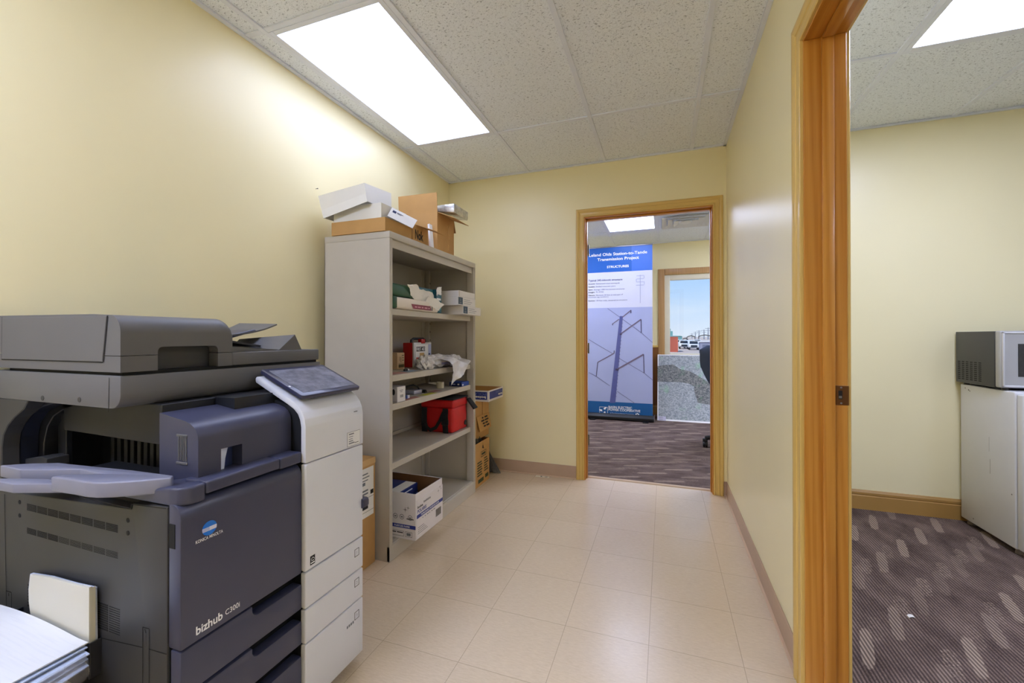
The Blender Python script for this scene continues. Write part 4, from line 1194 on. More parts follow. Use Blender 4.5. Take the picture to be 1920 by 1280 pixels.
# (small energy mark, bottom left of the white panel)
em = obj('energy_mark', b, None, cp)
rows = ((.325, .427), (.224, .321), (.037, .220))
for k, (z0, z1) in enumerate(rows):
    yn = .797
    r = .018
    pts = [(CY0 + .002, z0 + .002), (.953, z0 + .002), (.953, z1 - .030)] + [(yn + r + r*math.cos(math.radians(a)), z1 - .030 + r + r*math.sin(math.radians(a))) for a in range(-90, -181, -18)] + [(yn, z1 - .002), (CY0 + .002, z1 - .002)]
    dw = obj('drawer', MB().prism(pts, 'x', -1.018, CFX, .0022, 2), BLUEG, cp)
    w_ = obj('drawer_panel', MB().box(-.992, CWX, .955, CY1, z0, z1, .004, 3), OFFW, dw)
    w_['label'] = 'white end of the drawer'
    q = U((669, 669, 669)[k], (1035, 1091, 1152)[k], X=CWX)
    b = MB()
    s_, t_ = .011, .0013
    for a, c_, d, e in ((-s_, s_, -s_*1.15, -s_*1.15 + t_), (-s_, s_, s_*1.15 - t_, s_*1.15), (-s_, -s_ + t_, -s_*1.15, s_*1.15), (s_ - t_, s_, -s_*1.15, s_*1.15)):
        b.box(CWX, CWX + .0006, q.y + a, q.y + c_, q.z + d, q.z + e, 0, 1, INK)
    b.text('123'[k], (CWX, q.y, q.z - .0045), EY, EZ, None, .009, SLATE, 0, 'C', lift=.0005)
    if k == 2:
        for i in range(4): b.box(CWX, CWX + .0006, 1.125 + i*.009, 1.131 + i*.009, q.z - .018, q.z - .010, 0, 1, SLATE)
    obj('drawer_mark', b, None, dw)
# control cover: white profile running up and back
outer = [(CWX, .745), (CWX, .850), (-.977, .872), (-.986, .892), (-1.000, .908), (-1.018, .921), (-1.040, .932), (-1.158, .989), (-1.166, .990), (-1.171, .984)]
inner = [(-1.170, .972), (-1.040, .911), (-1.018, .899), (-1.003, .885), (-.995, .868), (-.991, .848), (-.991, .745)]
cc = obj('control_cover', MB().prism(outer + inner, 'y', .955, CY1, .003, 2), OFFW, cp)
obj('control_column', MB().prism([(-1.02, .735), (-.9915, .745), (-.9915, .846), (-.996, .866), (-1.005, .884), (-1.02, .896), (-1.042, .908), (-1.15, .935), (-1.15, .735)], 'y', .962, CY1 - .004), DARKG, cp)
a_, c_ = U(651, 838, X=CWX), U(678.5, 803, X=CWX)
b = MB().box(CWX, CWX + .0005, a_.y, a_.y + .062, a_.z - .001, a_.z + .046, 0, 1, M('grey_print', (120, 122, 128), .7))
b.box(CWX + .0004, CWX + .0008, a_.y + .0012, a_.y + .0608, a_.z + .0002, a_.z + .0448, 0, 1, M('white_label', (222, 222, 222), .5))
for i, (w_, h_) in enumerate(((.024, .004), (.020, .002), (.018, .002), (.020, .003), (.026, .004))):
    b.box(CWX + .0008, CWX + .0011, a_.y + .007, a_.y + .007 + w_, a_.z + .037 - i*.0075, a_.z + .037 - i*.0075 + h_, 0, 1, M('grey_print', (120, 122, 128), .7))
b.box(CWX + .0008, CWX + .0011, a_.y + .034, a_.y + .054, a_.z + .006, a_.z + .0078, 0, 1, INK)
obj('service_label', b, None, cc)
q = U(667, 771, X=CWX)
obj('status_light', MB().box(CWX - .001, CWX + .0005, q.y - .008, q.y + .008, q.z - .0008, q.z + .0008), INK, cc)
# touch panel
pa, pb = Vector((-.990, 0, .938)), Vector((-1.158, 0, 1.012))
ux = (pb - pa).normalized(); nz = Vector((-ux.z, 0, ux.x)); nz = nz if nz.z > 0 else -nz
L = (pb - pa).length
ty0, ty1 = .961, 1.214
TM = Matrix(((ux.x, 0, nz.x, pa.x), (0, 1, 0, 0), (ux.z, 0, nz.z, pa.z), (0, 0, 0, 1)))
def rrect(x0, x1, y0, y1, r, n=5):
    return arc(x1 - r, y1 - r, r, 0, 90, n) + arc(x0 + r, y1 - r, r, 90, 180, n) + arc(x0 + r, y0 + r, r, 180, 270, n) + arc(x1 - r, y0 + r, r, 270, 360, n)
b = MB().prism(rrect(0, L, ty0, ty1, .010), 'z', -.013, 0, .003, 2, X=TM, rim_only=True)
tp = obj('touch_panel', b, M('dark_navy_bezel', (50, 52, 76), .3, coat=.2), cp)
g = N('dusty_dark_screen')
v = g.coord(); f = g.noise(v, 22, 5, .7)
f2 = g.noise(g.coord((1, .35, 1)), 60, 3)
g.base(g.mix(g.ramp(g.math('ADD', g.math('MULTIPLY', f, .7), g.math('MULTIPLY', f2, .3)), .38, .62), lin((62, 66, 82)), lin((122, 124, 142))))
g.set(.28, 0, .5)
b = MB().box(.018, L - .016, ty0 + .018, ty1 - .014, .0, .0006, 0, 1, None, TM)
obj('screen', b, g.m, tp)
b = MB().box(.06, .066, ty0 + .004, ty0 + .010, .0, .0006, 0, 1, WHITEP, TM)
obj('panel_mark', b, None, tp)
obj('panel_hinge', MB().box(-1.13, -1.06, 1.03, 1.14, .930, .945), DARKG, cp)
# rail below the upper cover
b = MB().prism([(-1.185, CY0 + .001), (-1.02, CY0 + .001), (-1.0, CY0 + .006), (-.988, CY0 + .02), (CFX, CY0 + .035), (CFX, .679), (-1.05, .700), (-1.185, .700)], 'z', .738, .779, .006, 3)
for vtx in b.bm.verts:
    if vtx.co.z > .755 and vtx.co.x < -1.10: vtx.co.z -= (-1.10 - vtx.co.x)*.30
rl = obj('front_rail', b, BLUEG, cp)
b = MB().box(-1.06, CFX, .6805, .879, .751, .780, .005, 3).box(-1.06, CFX, .8805, .953, .748, .780, .005, 3)
obj('rail_section', b, BLUEG, rl)
# upper front cover with a see-through toner window
ucp = lambda zb: [(-1.168, zb), (-1.03, zb), (-1.03, .868), (-1.033, .882), (-1.042, .895), (-1.056, .904), (-1.075, .910), (-1.168, .924)]
b = MB()
b.prism(ucp(.766), 'y', .692, .747)
b.prism(ucp(.766), 'y', .803, .957)
b.prism(ucp(.834), 'y', .747, .803)
b.box(-1.168, -1.03, .747, .803, .766, .777)
uc = obj('upper_cover', b, BLUEG, cp)
obj('window_recess', MB().box(-1.07, -1.066, .747, .803, .777, .834), M('blue_recess', (58, 68, 112), .4), uc)
obj('toner_bottle', MB().prism([(.748, .778), (.762, .778), (.765, .806), (.772, .833), (.748, .833)], 'x', -1.064, -1.040), M('pale_blue_bottle', (196, 204, 228), .45), uc)
b = MB()
for i in range(5): b.box(-1.098 + i*.0065, -1.095 + i*.0065, .6905, .6925, .815, .875)
b.box(-1.105, -1.066, .6905, .6925, .872, .878, .001, 1).box(-1.105, -1.066, .6895, .6925, .806, .812, .001, 1)
obj('side_grip', b, GREY_T, uc)
# exit cavity
hp = [sd(118, 776, .70), sd(303, 806, .70), sd(300, 834, .70), sd(120, 806, .70)]
hp = [(hp[0][0], .943), (hp[1][0], .943), (hp[2][0], hp[2][1]), (hp[3][0], hp[3][1])]
obj('exit_hood', MB().prism(hp, 'y', .70, 1.15, .002, 1), M('charcoal_plastic', (34, 35, 41), .5), cp)
obj('exit_wall', MB().box(-1.745, -1.10, .835, 1.17, .70, .944), DARKG, cp)
b = MB()
for i, px in enumerate((212, 224, 237, 249, 262, 274, 286, 298, 310)):
    x = U(px, 840, Y=.79).x
    h_ = .862 if i % 2 else .850
    b.prism([(.79, .72), (.835, .72), (.835, h_ + .03), (.81, h_ + .012), (.79, h_ - .008)], 'x', x - .012, x + .004, .001, 1)
obj('exit_guide', b, DARKG, cp)
b = MB()
for i, px in enumerate((225, 250, 268, 294)):
    x = U(px, 815, Y=.785).x
    b.box(x - .003, x + .004, .775, .79, .862, .884, .001, 1).tube([(x - .01, .79, .893), (x + .03, .79, .893)], .004, 8)
    b.box(x - .004, x + .008, .787, .7895, .838, .841)
obj('exit_roller', b, GREY_T, cp)
b = MB().box(U(118, 840, Y=.72).x, U(128, 840, Y=.72).x, .715, .73, .74, .893, .002, 1)
b.box(U(104, 840, Y=.72).x, U(117, 840, Y=.72).x, .725, .74, .74, .93, .002, 1)
obj('cavity_post', b, DARKG, cp)
x = U(172, 795, Y=.80).x
obj('cavity_bracket', MB().box(x - .02, x + .012, .80, .84, .872, .90, .006, 2).tube([(x + .02, .80, .832), (x + .02, .79, .832)], .004, 10), GREY_T, cp)
rear = [(-1.748, .69), (sd(4, 860)[0], .69)] + [sd(*q) for q in ((3, 840), (6, 815), (14, 798), (26, 783), (44, 767))] + [(-1.58, .943), (-1.748, .943)]
obj('rear_column', MB().prism(rear, 'y', CY0, .66, .002, 1), GREY, cp)
NAVYP = M('navy_black_plastic', (26, 31, 50), .4)
r2 = [(-1.748, .69), (sd(36, 870, .66)[0], .69)] + [sd(*q, .66) for q in ((37, 820), (42, 795), (56, 775), (80, 762))] + [(-1.5, .943), (-1.748, .943)]
obj('rear_pillar', MB().prism(r2, 'y', .66, .70, .002, 1), NAVYP, cp)
r3 = [(-1.748, .69), (sd(80, 870, .70)[0], .69)] + [sd(*q, .70) for q in ((82, 830), (88, 800), (100, 780), (118, 768))] + [(-1.45, .943), (-1.748, .943)]
obj('rear_pillar', MB().prism(r3, 'y', .70, .835, .002, 1), DARKG, cp)
# paper output tray
def tray(pix, z0, z1, bev, zt=None):
    pts = [U(px, py, Z=z1) for px, py in pix]
    return MB().prism([(p.x, p.y) for p in pts], 'z', z0, z1, bev, 3)
ZTR = .792
tr_ = obj('output_tray', tray([(0, 871.5), (60, 868), (112, 867), (150, 871), (250, 881), (326, 891), (322, 894), (255, 899), (205, 890), (150, 879), (131, 879), (38, 880)], ZTR - .030, ZTR, .003), LAV, cp)
obj('tray_deck', tray([(95, 893), (120, 889), (205, 887), (326, 891), (322, 895), (255, 901), (205, 904), (180, 904.5), (160, 903), (137, 899)], ZTR - .033, ZTR + .0015, .004), LAV, tr_)
obj('tray_extension', tray([(-30, 896), (40, 896), (90, 897), (142, 905), (130, 906), (24, 907), (2, 903), (-30, 900)], ZTR - .038, ZTR - .016, .003), LAV, tr_)
obj('tray_support', MB().box(-1.45, -1.12, .655, .75, .714, ZTR - .029), DARKG, tr_)
q = U(20, 868, Z=.80)
obj('tray_joint', MB().prism([sd(*k_, .69) for k_ in ((6, 869), (30, 861), (95, 853), (104, 857), (104, 872), (8, 874))], 'y', .672, .72, .001, 1), GREY, cp)
# scanner
SX = -1.192
sc_ = obj('scanner', MB().prism([(-1.748, .942), (SX - .033, .942)] + arc(SX - .033, .975, .033, -90, 0, 6) + [(SX, 1.0195), (-1.748, 1.0195)], 'y', CY0, 1.238, .0025, 2), GREY_T, cp)
b = MB(); strip(b, (205, 708), (204, 772), .0018)
obj('panel_seam', b, None, sc_)
b = MB()
for px, py in ((80, 746), (149, 749)):
    x, z = sd(px, py)
    b.lathe([(.0, -.0012), (.006, -.0012), (.007, -.0004), (.007, .001), (.0, .001)], (x, CY0, z), 'y', 18)
obj('screw_cap', b, GREY, sc_)
obj('gap', MB().box(-1.69, SX - .008, CY0 + .008, 1.226, 1.018, 1.028), SEAM, cp)
# document feeder
NY0, NY1, NZ = .702, .855, 1.0865
def hump(zb, xb=SX):
    return [(-1.748, zb), (xb, zb), (SX, zb + (0 if xb == SX else .0)), (SX, 1.122)] + arc(SX - .042, 1.122, .042, 0, 78, 7) + [(-1.30, 1.1665), (-1.748, 1.170)]
b = MB()
HE = .898
b.prism([(-1.748, 1.067), (SX, 1.067), (SX, 1.122)] + arc(SX - .042, 1.122, .042, 6, 78, 7) + [(-1.30, 1.1665), (-1.748, 1.170)], 'y', CY0, NY0)
b.prism([(-1.748, NZ), (SX, NZ), (SX, 1.122)] + arc(SX - .042, 1.122, .042, 6, 78, 7) + [(-1.30, 1.1665), (-1.748, 1.170)], 'y', NY0, NY1)
b.prism([(-1.748, 1.067), (SX, 1.067), (SX, 1.122)] + arc(SX - .042, 1.122, .042, 6, 78, 7) + [(-1.30, 1.1665), (-1.748, 1.170)], 'y', NY1, HE - .026)
# rounded right shoulder
prof = [(-1.748, 1.067), (SX, 1.067), (SX, 1.122)] + arc(SX - .042, 1.122, .042, 6, 78, 7) + [(-1.30, 1.1665), (-1.748, 1.170)]
steps = [(HE - .026 + .026*math.sin(math.radians(a)), 1 - (1 - math.cos(math.radians(a)))*.26) for a in (0, 22, 45, 66, 90)]
tb = bmesh.new(); rings_ = []
for y, k in steps: rings_.append([tb.verts.new((x, y, 1.067 + (z - 1.067)*k)) for x, z in prof])
for A, B in zip(rings_, rings_[1:]):
    for i in range(len(prof)): tb.faces.new((A[i], A[(i + 1) % len(prof)], B[(i + 1) % len(prof)], B[i]))
tb.faces.new(rings_[-1]); bmesh.ops.recalc_face_normals(tb, faces=tb.faces[:])
b._join(tb, None)
for yc, s_ in ((NY0, 1), (NY1, -1)):     # rounded top corners of the hand hold
    r = .012
    pts = [(yc, NZ)] + [(yc + s_*r - s_*r*math.cos(math.radians(a)), NZ - r + r*math.sin(math.radians(a))) for a in (0, 22, 45, 67, 90)]
    b.prism(pts, 'x', SX - .035, SX)
df = obj('document_feeder', b, GREY_T, cp)
obj('feeder_core', MB().box(-1.748, SX - .036, NY0 - .004, NY1 + .004, 1.0285, NZ + .004), GREY, df)
b = MB().box(-1.748, SX, CY0, NY0, 1.0275, 1.0655).box(-1.748, SX, NY1, HE, 1.0275, 1.0655)
b.box(-1.748, SX - .037, NY0, NY1, 1.0275, 1.0655)
b.box(-1.748, SX, HE, 1.232, 1.0275, 1.0655, .004, 2)
fb_ = obj('feeder_base', b, GREY_T, df)
cv_ = [sd(*q) for q in ((6.5, 595), (201.5, 591.5), (193.5, 677), (5, 672))]
obj('side_cover', MB().prism([(x, z - .001) for x, z in cv_], 'y', CY0 - .0022, CY0 + .002, .0008, 1), GREY_T, df)
b = MB(); strip(b, (202.5, 591.5), (194.5, 678), .0032, lift=.0012); strip(b, (4, 673.5), (194, 679), .0022, lift=.0012); strip(b, (5, 594), (4, 674), .0016, lift=.0012)
obj('panel_seam', b, None, df)
# feeder trays at the right
fy = lambda px, py, X: (U(px, py, X=X).y, U(px, py, X=X).z)
X1_, X2_ = SX - .012, -1.47
v0, pk, rb = fy(524, 655, X1_), fy(553, 627, X1_), fy(568, 661, X1_)
v0b, pkb, rbb = fy(491, 636, X2_), fy(508.6, 634, X2_), fy(521, 652, X2_)
b = MB()
A_ = [(X1_, *v0), (X1_, *pk), (X1_, *rb), (X1_, v0[0] - .01, 1.066)]
B_ = [(X2_, v0[0] + .02, v0[1] - .004), (X2_, pk[0] + .0, pk[1] - .016), (X2_, *(rb[0], 1.066)), (X2_, v0[0] - .01, 1.066)]
b.hexa(A_ + B_)
obj('output_slope', b, GREY_T, df)
l0, l1 = fy(440, 664, X1_), fy(500, 650, X1_)
b = MB().hexa([(X1_ - .004, HE - .002, 1.066), (X1_ - .004, v0[0], 1.066), (X1_ - .004, v0[0], v0[1]), (X1_ - .004, HE - .002, l1[1] + .004),
               (X1_ - .03, HE - .002, 1.066), (X1_ - .03, v0[0], 1.066), (X1_ - .03, v0[0], v0[1]), (X1_ - .03, HE - .002, l1[1] + .004)])
obj('tray_rim', b, GREY_T, df)
b = MB().sheet([(-1.30, HE - .002, 1.113), (-1.30, v0[0] + .01, 1.082), (-1.66, v0[0] + .03, 1.088), (-1.66, HE - .002, 1.128)], -.006)
obj('output_floor', b, GREY, df)
b = MB().sheet([(-1.30, HE + .05, 1.1085), (-1.30, HE + .055, 1.1085), (-1.60, HE + .055, 1.120), (-1.60, HE + .05, 1.120)], .0012, SEAM)
b.box(-1.33, -1.322, HE, HE + .045, 1.113, 1.1165, 0, 1, SEAM).box(-1.335, -1.317, HE + .04, HE + .055, 1.112, 1.1175, .001, 1, SEAM)
obj('paper_guide', b, None, df)
XT = -1.36
t0, t1, t2 = fy(436, 627, XT), fy(484, 616, XT), fy(523, 607, XT)
def it(u_, v_):
    y = t0[0] + (t2[0] - t0[0])*u_
    z = t0[1] + (t2[1] - t0[1])*u_ - .006*math.sin(PI*u_)
    k = .5 + .5*min(1, (1 - u_)*3)
    return (XT - .17*v_*1 - (1 - k)*.02, y - .02*v_*u_*u_, z + .004*v_)
obj('input_tray', MB().grid(it, 18, 6, GREY_T, .005), None, df)
b = MB().prism([t0, (t0[0], t0[1] - .012), (t1[0] - .03, t1[1] - .016), (t1[0] + .0, t1[1] - .008), (t1[0] - .01, t1[1] - .003)], 'x', XT - .10, XT - .004, .002, 1)
obj('input_tray_arm', b, BLUEG, df)
q = U(684, 938, Y=1.215)
obj('side_lever', MB().prism(rrect(q.x - .035, q.x + .012, q.z - .02, q.z + .012, .010), 'y', 1.1955, 1.222, .003, 2), BLUEG, cp)

# ---------------------------------------------------------------- paper beside the copier
q0, q1 = U(188, 1196, Y=.621), U(188, 1262, Y=.621)
BXR, BZ1, BZ0 = q0.x, q0.z, q1.z
PY = U(166.5, 1240, X=BXR).y
b = MB()
for q in ((-1.60, BXR, PY, PY + .003), (BXR - .003, BXR, PY + .003, CY0), (-1.60, -1.597, PY + .003, CY0)): b.box(*q, BZ0, BZ1, .0008, 1)
b.box(-1.597, BXR - .003, PY + .003, CY0, BZ0, BZ0 + .003)
obj('side_pocket', b, DARKG, cp)
ZP = .405
t = thing('carton', 'pale carton on the floor beside the copier, under the loose white paper', 'carton', (-1.44, .4, 0))
obj('box_body', MB().box(-1.72, -1.258, .10, .570, .0005, .331, .002, 1), M('off_white_carton', (206, 198, 182), .7), t)
b = MB()
for i in range(5): b.box(-1.2581, -1.2576, .30 + .05*i, .335 + .05*i, .30, .304, 0, 1, SLATE)
obj('print', b, None, t)
g = N('white_printed_sheets')
v = g.coord((3, 70, 1)); f = g.noise(v, 2.2, 2)
g.base(g.mix(g.ramp(f, .5, .62, 0, .07), lin((226, 228, 234)), lin((150, 160, 190))))
g.set(.65)
SHEETS = g.m
EDGE = M('bluish_paper_edges', (186, 198, 222), .7, var=.08, vs=180)
t = thing('paper_stack', 'loose stack of white paper on the pale carton beside the copier, bottom left corner', 'paper', (-1.46, .4, .3315))
def ream(i):
    def fn(u_, v_):
        xr = -1.250 + .007*i - (.0 if i == 0 else .004*math.sin(i*2.3)) + .012*i*(1 - v_)
        x = -1.70 + (xr + 1.70)*u_
        y = .12 + (.594 - .003*i - .12)*v_
        z = ZP - i*.0042 + .010*math.sin(PI*min(1, u_*1.1))*v_*(1 - .15*i) - .004*i*max(0, (x + 1.36)/.12)**2 - .012*max(0, (.47 - y)/.2)
        return (x, y, z)
    return fn
for i in range(5):
    obj('sheet', MB().grid(ream(i), 24, 12, SHEETS if i == 0 else EDGE, -.0026), None, t)
obj('stack_core', MB().box(-1.748, -1.268, .13, .568, .3315, ZP - .034, .004, 2), EDGE, t)
g = N('clear_plastic_film')
tr = g.n('BsdfTransparent'); tr.inputs[0].default_value = (.93, .93, .95, 1)
gl = g.n('BsdfPrincipled'); gl.inputs['Base Color'].default_value = (*lin((190, 190, 198)), 1); gl.inputs['Roughness'].default_value = .12
v = g.coord(); bp = g.n('Bump'); bp.inputs['Strength'].default_value = .8; bp.inputs['Distance'].default_value = .006
g.l(g.noise(v, 30, 3), bp.inputs['Height']); g.l(bp.outputs[0], gl.inputs['Normal'])
mx = g.n('MixShader'); mx.inputs[0].default_value = .32
g.l(tr.outputs[0], mx.inputs[1]); g.l(gl.outputs[0], mx.inputs[2]); g.l(mx.outputs[0], g.out.inputs[0])
def film(u_, v_):
    y = .578 - .22*u_
    z = .398 - (.062 + .02*u_)*v_
    x = -1.232 + .016*math.sin(PI*v_) + .04*u_
    q = Vector((x*14, y*14, z*18))
    return Vector((x + abs(.012*noise.noise(q*1.6)), y + .006*noise.noise(q*2 + Vector((5, 0, 0))), z + .005*noise.noise(q*2 + Vector((0, 5, 0)))))
tag(obj('plastic_wrap', MB().grid(film, 26, 16, g.m), None, at=(-1.22, .5, .36)), 'torn clear plastic wrap crumpled along the right edge of the paper stack', 'plastic wrap')
t = thing('paper_stack', 'folded white paper stack standing upright in the black pocket on the copier side', 'paper', (-1.32, .61, BZ0 + .004))
def oc(y, dx=0, dz=0):
    pix = ((56.5, 1077), (95, 1083), (140, 1096), (172, 1103), (176, 1104), (180, 1212), (170, 1244), (68, 1225), (64, 1190), (58, 1160), (54, 1130), (53.5, 1105))
    return [(min(sd(px, py, y)[0] + dx, BXR - .0045), max(sd(px, py, y)[1] + dz, BZ0 + .004)) for px, py in pix]
YA = .602
obj('sheet', MB().prism(oc(YA), 'y', YA, YA + .006, .0008, 1), M('cream_white_paper', (212, 210, 200), .7, var=.01), t)
obj('sheet', MB().prism(oc(YA + .012, .004, .004), 'y', YA + .010, YA + .017, .0008, 1), EDGE, t)
ex_ = oc(YA)[4]
obj('fold', MB().box(ex_[0] - .0012, ex_[0] + .0002, YA + .004, YA + .012, BZ0 + .02, ex_[1] - .003), M('cream_white_paper', (212, 210, 200), .7), t)
# ---------------------------------------------------------------- far office
YBN = 5.83
def at(px, py, y=YBN): return U(px, py, Y=y)
t = thing('banner_stand', 'tall blue and white roll-up banner about transmission structures in the far office', 'banner', (-.55, 5.85, 0))
bl, br_ = -.985, at(1223.5, 600).x
zt, zb = 2.305, .075
BAN = M('banner_pale_lilac', (206, 208, 226), .45, var=.01)
bn = obj('banner', MB().box(bl, br_, YBN, YBN + .004, zb, zt), BAN, t)
obj('top_rail', MB().box(bl - .005, br_ + .005, YBN - .006, YBN + .010, zt, zt + .014, .003, 2), METAL, t)
b = MB().prism([(YBN - .07, .012), (YBN + .07, .012), (YBN + .07, .05), (YBN + .03, .082), (YBN - .03, .082), (YBN - .07, .05)], 'x', bl - .015, br_ + .02, .005, 2)
b.box(bl + .05, bl + .12, YBN - .13, YBN + .13, .002, .014).box(br_ - .12, br_ - .05, YBN - .13, YBN + .13, .002, .014)
bs = obj('base', b, BLACK, t)
obj('end_cap', MB().box(br_ + .016, br_ + .022, YBN - .072, YBN + .072, .010, .084, .004, 2), METAL, bs)
obj('support_pole', MB().tube([(-.55, YBN + .03, .08), (-.55, YBN + .02, zt)], .008, 10), METAL, t)
yf = YBN - .0008
zh, zp, zf = 1.976, 1.497, .236
HB = M('banner_blue', (16, 92, 184), .4, var=.02)
HB2 = M('banner_blue_soft', (56, 108, 204), .4, var=.02)
FBL = M('banner_footer_blue', (14, 88, 150), .4, var=.02)
PHB = M('banner_photo_sky', (166, 174, 214), .45, var=.04, vs=2.2)
p = MB()
def quad(x0, x1, z0, z1, m, k=0): p.poly([(x0, yf - k*.0006, z0), (x1, yf - k*.0006, z0), (x1, yf - k*.0006, z1), (x0, yf - k*.0006, z1)], m)
quad(bl, br_, zh, zt, HB); quad(-.40, br_, zh, zt, HB2, 1)
quad(bl, br_, zf, zp, PHB); quad(bl, br_, zb, zf, FBL)
obj('printed_field', p, None, bn)
p = MB()
def bt(s, pl, pr, h, m, bold=.02):
    a, c = at(*pl), at(*pr)
    p.text(s, (a.x, yf - .0014, a.z*.5 + c.z*.5), EX, EZ, c.x - a.x, h, m, bold)
px = 798/6.0
bt('Leland Olds Station-to-Tande', (1104.5, 481), (1213.5, 475), .038, WHITE_INK)
bt('Transmission Project', (1120, 490), (1198, 484.5), .038, WHITE_INK)
bt('STRUCTURES', (1138, 503), (1179, 500), .030, WHITE_INK)
obj('title_lettering', p, None, bn)
p = MB()
GB = M('grey_blue_print', (88, 92, 128), .6)
bt('Typical 345-kilovolt structure', (1103.5, 528), (1167, 525), .026, GB, .01)
for i, (s, s2, x1, y) in enumerate((('Structure:', 'Galvanized steel monopole', 1162, 533.5), ('Foundation:', 'Drilled concrete piers', 1154, 539), ('Span:', 'Average 1,000 feet between structures', 1171, 544.5), ('Height:', '95-140 feet', 1132, 549.5), ('Clearance:', 'Minimum 30 feet at mid span of', 1168, 555), ('', 'maximum sag conditions', 1141, 559), ('Easement:', '150 feet wide, centered on structure', 1176, 565))):
    x0 = 1103.5
    xm = x0 + (13 if len(s) > 6 else 9) if s else x0
    if s: bt(s, (x0, y), (xm - 1, y - .5), .017, INK, .012)
    bt(s2, (xm + 1 if s else x0, y - .5), (x1, y - 2), .017, GB, 0)
obj('body_lettering', p, None, bn)
p = MB()
bt('BASIN ELECTRIC', (1141, 765), (1185, 766.5), .030, WHITE_INK, .02)
bt('POWER COOPERATIVE', (1141, 769.5), (1200.5, 772.5), .030, WHITE_INK, .02)
bt('A Touchstone Energy Cooperative', (1144, 775.5), (1189, 777), .015, WHITE_INK, .0)
obj('footer_lettering', p, None, bn)
p = MB()
def bar(a, c, w, m, k=2):
    a, c = at(*a), at(*c)
    d = (c - a); d.y = 0; d.normalize(); n = Vector((-d.z, 0, d.x))*w/2
    p.poly([(v_.x, yf - .0008*k, v_.z) for v_ in (a - n, c - n, c + n, a + n)], m)
def zz(x, y): return (1080 + x/5.817, 540 + y/5.817)
POLE = M('pole_blue_print', (86, 92, 150), .5, var=.1, vs=8)
POLED = M('pole_dark_print', (70, 64, 96), .5)
WIRE = M('wire_print', (112, 112, 150), .5)
ARM = M('arm_print', (112, 98, 122), .5)
for a, c in (((345, 222), (480, 318)), ((510, 340), (712, 485)), ((712, 485), (835, 595)), ((140, 560), (400, 715)), ((470, 765), (743, 925)), ((743, 925), (840, 1005)), ((140, 920), (222, 962)), ((222, 962), (370, 1065)), ((450, 1125), (640, 1255))):
    bar(zz(*a), zz(*c), .0065, WIRE, 2)
q = [at(*zz(*k)) for k in ((478, 305), (512, 305), (430, 1250), (368, 1250))]
p.poly([(v_.x, yf - .0024, v_.z) for v_ in q], POLE)
for a, c, w_ in (((505, 318), (600, 240), .012), ((470, 338), (398, 390), .010), ((485, 500), (710, 340), .016), ((440, 890), (738, 722), .020), ((415, 710), (238, 808), .012)):
    bar(zz(*a), zz(*c), w_, ARM, 4)
for a, c in (((600, 240), (598, 272)), ((398, 388), (400, 405)), ((710, 342), (712, 487)), ((738, 722), (743, 925)), ((238, 808), (222, 960)), ((417, 680), (415, 712))):
    bar(zz(*a), zz(*c), .010, POLED, 5)
for k in range(22): bar(zz(500 - k*3.2, 380 + k*38), zz(512 - k*3.2, 383 + k*38), .004, POLED, 5)
bar(zz(478, 500), zz(500, 505), .02, POLED, 6); bar(zz(430, 885), zz(465, 893), .025, POLED, 6)
for k in ((835, 985, 872), (790, 1040, 885), (790, 1090, 880), (850, 1015, 872)): pass
FAINT = M('faint_diagram_print', (160, 166, 196), .6)
for a, c in (((1200.3, 515), (1200.3, 568)), ((1193.5, 517), (1207, 516)), ((1193.5, 523), (1207, 522)), ((1193, 528.5), (1208.5, 528)), ((1192.5, 534.5), (1208, 534)), ((1193, 523), (1193, 528)), ((1207.5, 516), (1207.5, 522)), ((1208, 528), (1208, 533))):
    bar(a, c, .006, FAINT, 2)
obj('pylon_picture', p, None, bn)
p = MB()
lx0, lx1, lz0, lz1 = at(1124, 770).x, at(1139.5, 770).x, at(1124, 775.5).z, at(1124, 762).z
for a, c, d, e in ((lx0, lx1, lz1 - .004, lz1), (lx0, lx0 + .004, lz0, lz1), (lx1 - .004, lx1, lz0, lz1)): quad(a, c, d, e, WHITE_INK, 2)
lc_ = Vector(((lx0 + lx1)/2, 0, (lz0 + lz1)/2))
for k in range(3):
    a = math.radians(60 + 120*k)
    d = Vector((math.cos(a), 0, math.sin(a))); n = Vector((-d.z, 0, d.x))
    pts = [lc_ + d*.016 + n*.014, lc_ + d*.055 + n*.006, lc_ + d*.058 - n*.014, lc_ + d*.02 - n*.012]
    p.poly([(v_.x, yf - .0014, v_.z) for v_ in pts], WHITE_INK)
c_ = at(1195, 776)
for k in (-1, 0, 1): p.poly([(c_.x + k*.016 + .009*math.cos(a*PI/4), yf - .0014, c_.z + (.006 if k == 0 else -.002) + .009*math.sin(a*PI/4)) for a in range(8)], WHITE_INK)
obj('emblem', p, None, bn)

